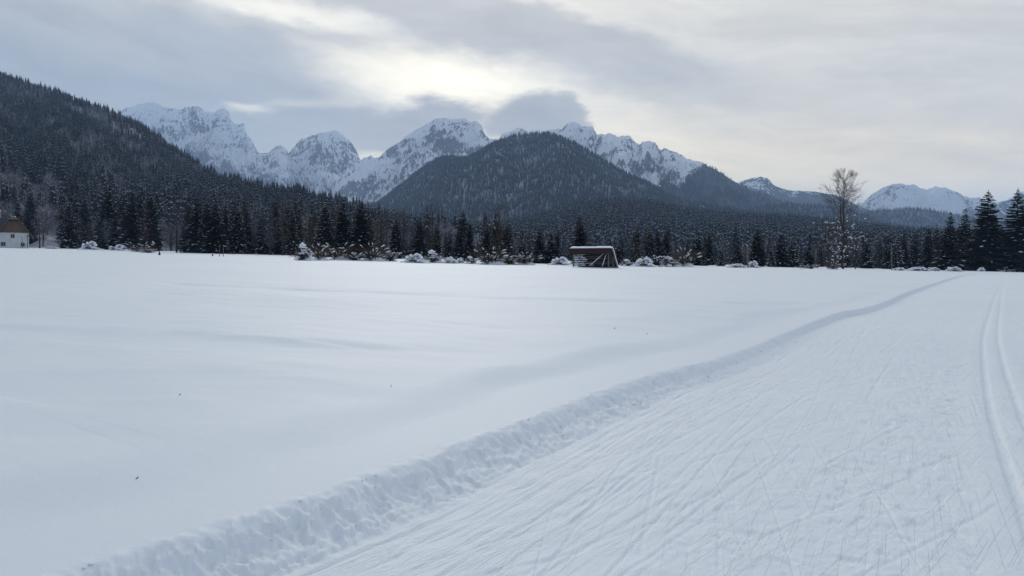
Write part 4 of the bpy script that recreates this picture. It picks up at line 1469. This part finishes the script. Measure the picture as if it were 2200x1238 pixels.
for a in [
    (112, 528, 533, 16, 3, 6, 'flat snow-buried shrub just right of the white house'),
    (194, 513, 535, 20, 1, 3, 'low shrub under thick snow cushions, first right of the house'),
    (255, 522, 538, 24, 1, 2, 'wide shrub under a humped snow cushion left of the tiny conifer'),
    (300, 520, 541, 22, 4, 1, 'brown stemmy shrub with snow dabs left of the tiny conifer'),
    (320, 528, 543, 16, 2, 1, 'small twiggy shrub touching the tiny conifer from behind'),
    (652, 512, 559, 24, 0, 0.5, 'arched shrub with a big hooked snow cap at the left end of the hedge'),
    (688, 522, 559, 20, 4, 2, 'stemmy brown shrub right of the hooked snow cap'),
    (725, 520, 559, 24, 4, 3, 'twiggy brown shrub second right of the hooked snow cap'),
    (762, 528, 560, 24, 2, 2, 'snow-dotted shrub below the high spruces'),
    (800, 520, 561, 26, 4, 4, 'tall twiggy shrub below the double-tipped spruce'),
    (838, 526, 561, 22, 2, 3, 'twiggy shrub in front of the single pointed spruce'),
    (890, 539, 564, 26, 1, 0.5, 'rounded shrub under two smooth snow caps in the middle of the hedge'),
    (930, 530, 564, 24, 0, 1, 'snow-draped shrub right of the two smooth snow caps'),
    (968, 548, 565, 16, 3, 1, 'low snow mound with a few stems left of the brown leafless tree'),
    (988, 551, 565, 10, 3, 1, 'small upright snow lump left of the brown leafless tree'),
    (1012, 546, 566, 16, 0, 2, 'small shrub bowed with snow near the foot of the brown leafless tree'),
    (1052, 530, 568, 30, 4, 2, 'spreading stems at the foot of the brown leafless tree, left part'),
    (1092, 532, 568, 30, 2, 2, 'spreading stems at the foot of the brown leafless tree, right part'),
    (1130, 540, 569, 22, 4, 3, 'low twiggy shrub right of the brown leafless tree'),
    (1203, 547, 570, 24, 1, 4, 'round shrub buried in snow at the left end of the hut'),
    (1348, 553, 572, 18, 0, 6, 'shrub bent under snow right beside the hut'),
    (1383, 548, 573, 24, 1, 5, 'wide white-capped shrub right of the hut'),
    (1410, 530, 573, 22, 2, 6, 'dark twiggy shrub below the three spruces right of the hut'),
    (1440, 545, 573, 24, 0, 5, 'snow-draped shrub at the right of the white-capped one'),
    (1470, 530, 573, 22, 4, 5, 'open stemmy shrub with snow on its twigs at the right end of the group'),
    (1582, 564, 575, 20, 3, 4, 'low snow-covered brush left of the leaning pole'),
    (1617, 556, 575, 14, 1, 4, 'shrub with one fat snow pillow at the foot of the leaning pole'),
    (1740, 562, 578, 16, 2, 6, 'low twigs left of the tallest leafless tree'),
    (1790, 560, 579, 16, 4, 4, 'low brown stems at the foot of the tallest leafless tree'),
    (1930, 573, 581, 16, 3, 3, 'low snow mound right of the upright thin pole'),
    (1972, 571, 582, 22, 3, 3, 'long snow mound over brush, second right of the upright thin pole'),
    (2005, 572, 582, 16, 1, 3, 'snow-topped brush, third right of the upright thin pole'),
    (2048, 570, 583, 18, 1, 2, 'snowy brush at the foot of the slim right-hand spruces'),
    (2108, 572, 583, 8, 3, 1, 'small pale snow lump at the foot of the broad black spruce'),
    (2162, 575, 584, 14, 2, 3, 'low twiggy brush at the end of the trail'),
]:
    bush_px(*a)

# ------------------------------------------------------------------ open hay hut
def hut():
    u0, v0 = 1230, 573
    x0, y0 = on_plane(1230, 573, 0.22)
    x1, y1 = on_plane(1306, 573, 0.22)
    e = empty('hay_hut', (x0, y0, gz(x0, y0)), 0.0)
    s = y0 / F                                   # metres per photo pixel here
    rz = math.radians(-20)
    e.rotation_euler = (0, 0, rz)
    tag(e, 'small open dark timber hut with slatted front and snow sliding off its sloping roof', 'hut')
    Wd = 76 * s / math.cos(rz)
    H = 43 * s
    wood = simple('old_dark_timber_shade', (0.030, 0.026, 0.024), (0.055, 0.048, 0.043), 5.0, 0.95, 0.004, 0.1)  # dark timber, taken near black to carry the shade inside the hut
    grey = simple('weathered_timber', (0.19, 0.172, 0.16), (0.11, 0.10, 0.092), 6.0, 0.95, 0.004, 0.1)
    red = simple('red_brown_board', (0.052, 0.026, 0.024), (0.034, 0.020, 0.019), 3.0, 0.85, 0.003, 0.15)

    def b(nm, c, sz, m, rot=None, par=e):
        mb = MB(); mb.box(c, sz, rot); return mb.build(nm, m, par)
    D = 3.6
    # posts, front pair and back pair
    for x, hh, lean in ((0.12, H * .72, 0.02), (Wd - 0.12, H * .84, -0.05)):
        mb = MB(); mb.tube([(x, 0, -0.4), (x + lean, 0, hh)], [0.11, 0.095], 8); mb.build('post', grey, e, True)
    for x in (0.15, Wd - 0.15, Wd + 0.02):
        yy = D * (0.55 if x > Wd else 0.96)
        mb = MB(); mb.tube([(x, yy, -0.4), (x, yy, H * (0.25 if yy > 3 else 0.5))], [0.09, 0.08], 7); mb.build('post', grey, e, True)
    # slats of the open front, a few millimetres uneven
    r = random.Random(4)
    n = 8
    for i in range(n):
        z = 0.16 + i * (H * 0.66 - 0.1) / (n - 1)
        rot = Matrix.Rotation(math.radians(r.uniform(-.8, .8)), 3, 'Y')
        mb = MB(); mb.box((Wd / 2, 0.13 + r.uniform(-.01, .01), z), (Wd - 0.12, 0.05, 0.07 + r.uniform(-.012, .012)), rot)
        sl_ = mb.build('slat', grey if i % 3 else wood, e)
        # snow lying along the slat, heavier at the left
        sn = MB(); x = 0.15
        while x < Wd - 0.3:
            l = r.uniform(0.25, 0.9)
            if r.random() < (0.95 if x < 1.5 and i < 6 else 0.25):
                k = 1.7 if x < 1.4 and i < 6 else 0.8
                sn.lump((x + l / 2, 0.10, z + 0.055), (l * 0.55, 0.09 * k, 0.055 * k), i * 9 + int(x * 7), 1, 0.2, 0.4)
            x += l
        if sn.v: sn.build('slat_snow', M['snow_lump'], sl_, True)['kind'] = 'stuff'
    # back boards close the hut; inside shade is also put into their colour
    for i in range(6):
        z = 0.12 + i * 0.21
        b('back_board', (Wd / 2, D * 0.96, z), (Wd - 0.2, 0.03, 0.195), wood)
    # roof: nearly flat front part, then a curved fall to the back right; profile in the y-z plane
    zt = H * 0.93
    prof = [(-0.35, zt - 0.06), (0.25, zt), (0.7, zt - 0.10), (1.5, zt - 0.62), (2.5, zt - 1.45), (3.4, zt - 2.05), (4.0, zt - 2.42)]
    mb = MB()
    lo = [(-0.25, y, z - 0.06) for y, z in prof]; hi = [(-0.25, y, z) for y, z in prof]
    mb.prism(lo[::1] + hi[::-1], (Wd + 0.5, 0, 0))
    mb.build('roof', wood, e)
    # fascia, red-brown, with a darker worn lower board
    b('fascia_board', (Wd / 2 - 0.12, -0.40, zt - 0.37), (Wd + 0.42, 0.05, 0.66), red)
    b('sill_beam', (Wd / 2, -0.02, H * 0.735), (Wd + 0.1, 0.13, 0.13), grey)
    # end wall under the roof on the right, planked
    for i in range(5):
        y = 0.55 + i * 0.62
        top = float(np.interp(y, [p[0] for p in prof], [p[1] for p in prof])) - 0.16
        b('wall_plank', (Wd - 0.05, y + 0.18, top / 2 + 0.05 + 0.12), (0.035, 0.42, max(0.2, top - 0.35)), wood)
    mb = MB()
    pr = prof[1:]
    for (ya, za), (yb, zb) in zip(pr[:-1], pr[1:]):
        mb.tube([(Wd + 0.16, ya, za - 0.13), (Wd + 0.16, yb, zb - 0.13)], [0.06, 0.06], 6)
    mb.build('rafter', grey, e)
    # two braces on the front
    for (xa, za, xb, zb) in ((Wd - 0.35, H * .70, Wd - 0.95, 0.05), (Wd - 0.6, H * .70, Wd - 2.6, 0.1)):
        mb = MB(); mb.tube([(xa, -0.05, za), (xb, -0.12, zb)], [0.045, 0.045], 6); br = mb.build('brace', grey, e, True)
        sn = MB(); P = [(xa, -0.06, za + .05), ((xa * .5 + xb * .5), -0.1, (za + zb) / 2 + .06), (xb, -0.13, zb + .05)]
        sn.tube(P, [0.02, 0.045, 0.06], 6); sn.build('brace_snow', M['snow_lump'], br, True)
    # thick snow slab on the roof, hanging past the lower edge
    sv = []
    nx, ny = 26, 30
    py = np.array([p[0] for p in prof] + [4.35, 4.45]); pz = np.array([p[1] for p in prof] + [zt - 2.75, zt - 3.0])
    arc = np.concatenate([[0], np.cumsum(np.hypot(np.diff(py), np.diff(pz)))])
    tops = []; bots = []
    for j in range(ny):
        a = arc[-1] * j / (ny - 1)
        y = np.interp(a, arc, py); z = np.interp(a, arc, pz)
        th = 0.24 * min(1, j / 5 + 0.35) * (1 if j < ny - 2 else 0.6)
        for i in range(nx):
            x = -0.32 + (Wd + 0.66) * i / (nx - 1)
            edge = min(1, min(i, nx - 1 - i) / 1.2 + 0.45)
            k = th * edge * (1 + 0.35 * float(fbm([x * 0.9], [a * 0.9], 3, 3)[0]))
            ta = np.interp(a + 0.1, arc, py) - np.interp(a - 0.1, arc, py), np.interp(a + 0.1, arc, pz) - np.interp(a - 0.1, arc, pz)
            nl = math.hypot(*ta)
            tops.append((x, y - ta[1] / nl * k, z + ta[0] / nl * k + 0.005)); bots.append((x, y, z + 0.004))
    V = tops + bots; o = nx * ny
    q = []
    for j in range(ny - 1):
        for i in range(nx - 1):
            a = j * nx + i
            q.append((a, a + 1, a + nx + 1, a + nx)); q.append((o + a + nx, o + a + nx + 1, o + a + 1, o + a))
    for j in range(ny - 1):
        a = j * nx; q.append((a + nx, a + nx + o, a + o, a)); a += nx - 1; q.append((a, a + o, a + nx + o, a + nx))
    for i in range(nx - 1):
        a = i; q.append((a, a + o, a + 1 + o, a + 1)); a = (ny - 1) * nx + i; q.append((a + 1, a + 1 + o, a + o, a))
    link(bpy.data.objects.new('roof_snow', mesh_np('roof_snow', np.array(V), np.array(q), M['snow_lump'], True)), e)
    # loose cable hanging across the front
    cb = MB()
    P = [(0.15, -0.12, H * .70), (0.55, -0.16, H * .58), (1.2, -0.2, H * .36), (1.9, -0.25, H * .14), (2.45, -0.28, 0.05), (2.9, -0.28, 0.08), (3.4, -0.25, H * .2), (4.0, -0.2, H * .48), (4.5, -0.12, H * .72)]
    sm = smooth_line([np.array(p) for p in P], 2)
    cb.tube(sm, [0.028] * len(sm), 6)
    R3 = Matrix.Rotation(rz, 4, 'Z')
    c = cb.build('cable', M['bark'], None, True)
    c.location = e.location; c.rotation_euler = e.rotation_euler
    tag(c, 'loose cable looped down across the slatted hut front', 'cable')
    return e


hut()

# ------------------------------------------------------------------ farmhouse at the left edge
def house():
    Y = 196.0
    s = Y / F
    cx = (32 - 1100) / F * Y
    e = empty('farmhouse', (cx, Y, at(32, 531, Y)[2] - 0.15), 0.0)
    e.rotation_euler = (0, 0, math.radians(34))
    tag(e, 'white house with brown timber gable and dark clipped roof at the left edge', 'house')
    wall = simple('white_render', (0.60, 0.61, 0.61), (0.50, 0.50, 0.51), 0.9, 0.9, 0.01, 0.1)
    clad = bpy.data.materials.new('brown_cladding'); clad.use_nodes = True; clad.node_tree.nodes.clear()
    n = NT(clad.node_tree); b = n.new('ShaderNodeBsdfPrincipled'); o = n.new('ShaderNodeOutputMaterial'); n.l.new(b.outputs[0], o.inputs[0])
    g = n.new('ShaderNodeTexCoord').outputs['Object']
    nz = n.noise(n.mapping(g, scale=(7, 7, 0.4)), 1.0, 4.0, 0.6)
    n.l.new(n.mix(n.ramp(nz, .3, .7), (0.150, 0.098, 0.060), (0.090, 0.060, 0.040)), b.inputs['Base Color']); b.inputs['Roughness'].default_value = 0.9
    roof = simple('dark_roof', (0.035, 0.038, 0.050), (0.055, 0.058, 0.072), 2.0, 0.7, 0.01)
    glass = simple('dark_pane', (0.03, 0.035, 0.045), (0.02, 0.02, 0.03), 2.0, 0.15, 0, 0.5)
    trim = simple('brown_trim', (0.14, 0.10, 0.07), (0.09, 0.065, 0.045), 4.0, 0.8)
    wht = simple('white_frame', (0.6, 0.6, 0.6), (0.55, 0.55, 0.55), 4.0, 0.6)
    hw = 26.5 * s          # half width of the gable front
    hz_ = 33 * s         # wall height
    tz = 57 * s          # height of the clipped gable
    L = 12.0
    mb = MB(); mb.box((0, L / 2, hz_ / 2 - 0.5), (hw * 2, L, hz_ + 1.0)); mb.build('wall', wall, e)
    tw = 8.3 * s
    zr = hz_ + (tz - hz_)
    # cladding boards of the gable: a real board each
    nb = 22
    bw = (hw * 2) / nb
    for i in range(nb):
        x = -hw + bw * (i + 0.5)
        top = min(zr, hz_ + (hw - abs(x) + bw * .2) / (hw - tw) * (zr - hz_))
        if top - hz_ < 0.15: continue
        q = MB(); q.box((x, -0.05 - 0.012 * (i % 2), (hz_ + top) / 2), (bw * 0.94, 0.06, top - hz_)); q.build('gable_board', clad, e)
    mb = MB(); mb.prism([(-hw + .05, 0.0, hz_), (hw - .05, 0.0, hz_), (tw, 0.0, zr), (-tw, 0.0, zr)], (0, L, 0)); mb.build('gable_core', trim, e)
    # roof slabs
    ov = 1.25
    zk = zr + 0.35
    apex = zk + 0.9

    def slab(pts, th, nm='roof'):
        m = MB(); m.prism(pts, th); return m.build(nm, roof, e)
    ex = hw + ov; ez = hz_ - (zr - hz_) / (hw - tw) * ov
    for sgn in (-1, 1):
        pts = [(sgn * ex, -0.8, ez), (sgn * ex, L + .5, ez), (0, L + .5, apex), (0, 1.9, apex), (sgn * tw, -0.8, zk)]
        if sgn < 0: pts = pts[::-1]
        slab(pts, (0, 0, 0.18))
    slab([(-tw, -0.8, zk), (tw, -0.8, zk), (0, 1.9, apex)], (0, 0, 0.18))
    # wing to the left with its own dark roof
    mb = MB(); mb.box((-hw - 4.5, 3.6, hz_ / 2 - .5), (9.0, 7.0, hz_ + 1.0)); mb.build('wing_wall', wall, e)
    slab([(-hw - 9, -0.4, hz_ - .25), (-hw + .1, -0.4, hz_ - .25), (-tw + .4, 3.6, apex - .5), (-hw - 9, 3.6, apex - .5)], (0, 0, 0.18), 'wing_roof')
    slab([(-hw - 9, 3.6, apex - .5), (-tw + .4, 3.6, apex - .5), (-hw + .1, 7.6, hz_ - .25), (-hw - 9, 7.6, hz_ - .25)], (0, 0, 0.18), 'wing_roof')
    # verge boards
    for pts in (((-ex, ez), (-tw, zk)), ((tw, zk), (ex, ez)), ((-tw, zk), (tw, zk))):
        m = MB(); m.tube([(pts[0][0], -0.86, pts[0][1] + .02), (pts[1][0], -0.86, pts[1][1] + .02)], [0.13, 0.13], 4); m.build('verge_board', trim, e)
    mb = MB(); mb.box((0, -0.13, hz_), (hw * 2 + .1, 0.14, 0.22)); mb.build('band_board', trim, e)
    # windows: frame, pane
    for (u, v, w, h) in ((29, 508, 6, 7), (9, 525, 7, 7), (50, 526, 6, 7)):
        x = (u - 32) * s / 1.18; z = (531 - v) * s + 0.2
        w *= s; h *= s
        f = MB()
        for (cx_, cz_, sx_, sz_) in ((x - w / 2, z, .1, h), (x + w / 2, z, .1, h), (x, z - h / 2, w + .1, .1), (x, z + h / 2, w + .1, .1)):
            f.box((cx_, -0.045, cz_), (sx_, 0.09, sz_))
        fo = f.build('window', trim, e)
        p = MB(); p.box((x, -0.012, z), (w - .1, 0.03, h - .1)); p.build('pane', glass, fo)
        p = MB(); p.box((x, -0.04, z), (0.05, 0.05, h - .1)); p.build('muntin', wht, fo)
    # gutter pipe on the right corner
    m = MB(); m.tube([(hw - .35, -0.12, hz_ - .6), (hw - .35, -0.12, 0.1)], [0.06, 0.06], 8); m.build('downpipe', trim, e, True)
    # chimney with a snow cap
    m = MB(); m.box((-3.4, 6.5, apex + .4), (0.9, 0.9, 2.2)); ch = m.build('chimney', wht, e)
    m = MB(); m.lump((-3.4, 6.5, apex + 1.62), (0.62, 0.62, 0.34), 4, 2, 0.15, 0.3); m.build('chimney_snow', M['snow_lump'], ch, True)
    # remains of snow on the ridge
    m = MB()
    for i in range(5): m.lump((0.1 * (i % 2), 1.2 + 0.35 * i, zk + .55 + 0.1 * i), (0.45, 0.35, 0.14), i, 1, .2, .3)
    m.build('ridge_snow', M['snow_lump'], e, True)
    return e


house()

# ------------------------------------------------------------------ poles, posts and specks
grey_wood = simple('grey_pole', (0.17, 0.155, 0.14), (0.10, 0.092, 0.085), 3.0, 0.9)


def pole(name, u, vt, vb, lean_px, r0, label, back=0.0, cat='pole'):
    x, y = on_plane(u, vb, 0.22); y += back; x = (u - 1100) / F * y
    z = gz(x, y)
    top = at(u + lean_px, vt, y)
    m = MB(); m.tube([(0, 0, -0.5), ((top[0] - x) * .5, 0, (top[2] - z) * .5), (top[0] - x, 0, top[2] - z)], [r0, r0 * .9, r0 * .72], 10)
    o = m.build(name, grey_wood, None, True); o.location = (x, y, z)
    tag(o, label, cat)
    c = MB(); c.lump((top[0] - x, 0, top[2] - z + .02), (r0 * .9, r0 * .9, r0 * .6), 3, 1, .15, .3); c.build('snow_cap', M['snow_lump'], o, True)
    return o


pole('wooden_pole', 1607, 528, 575, -1.5, 0.15, 'leaning grey wooden pole in front of the dark spruces right of the hut')
pole('wooden_pole', 1916, 524, 580.5, -1.5, 0.11, 'upright thin grey pole between the tall bare tree and the right-hand spruces')
pole('thin_post', 472, 528, 550.5, 0, 0.055, 'left one of two thin dark posts standing in the snow field', 0, 'post')
pole('thin_post', 480, 528, 550.5, 0, 0.065, 'right one of two thin dark posts standing in the snow field', 0, 'post')
pole('short_stump', 457, 545.5, 549.5, 0, 0.14, 'tiny dark stump poking out of the snow left of the two thin posts', 0, 'stump')
tree_px('sapling', bare_meshes(230, 8, 0.0, 'column', False, 2, 0.35), 49, 503, 533.5, -6, 'slender leafless sapling in front of the white house', None, 'tree', 0.8)


def speck(u, v, size, label, name='dead_leaf'):
    x, y = on_plane(u, v, 0.24)
    for _ in range(6):                          # settle on the real surface
        zz = float(ground([x], [y], True)[0][0])
        d = ray(u, v); k = (zz - CAMZ) / d[2]; x, y = d[0] * k, d[1] * k
    z = float(ground([x], [y], True)[0][0])
    m = MB(); s = size
    m.face([(-s, 0, 0.004), (-.2 * s, -.42 * s, 0.008), (.75 * s, -.3 * s, 0.012), (s, .1 * s, 0.02), (.2 * s, .4 * s, .014)])
    m.face([(-s, 0, 0.001), (.2 * s, .4 * s, .011), (s, .1 * s, 0.017), (.75 * s, -.3 * s, 0.009), (-.2 * s, -.42 * s, 0.005)])
    o = m.build(name, M['bark']); o.location = (x, y, z + .003); o.rotation_euler = (0, 0, rt.random() * 1.0)
    tag(o, label, 'leaf')


speck(294, 1031, 0.009, 'dark dead leaf lying on the snow at the lower left')
speck(1320, 707, 0.022, 'small dark leaf on the snow in the middle of the field near the trail')
speck(386, 851, 0.009, 'faint leaf fragment on the snow in the left middle of the field')
speck(840, 832, 0.007, 'tiny dark fleck on the snow left of the middle')
speck(1390, 719, 0.012, 'tiny dark fleck on the snow right beside the bank')
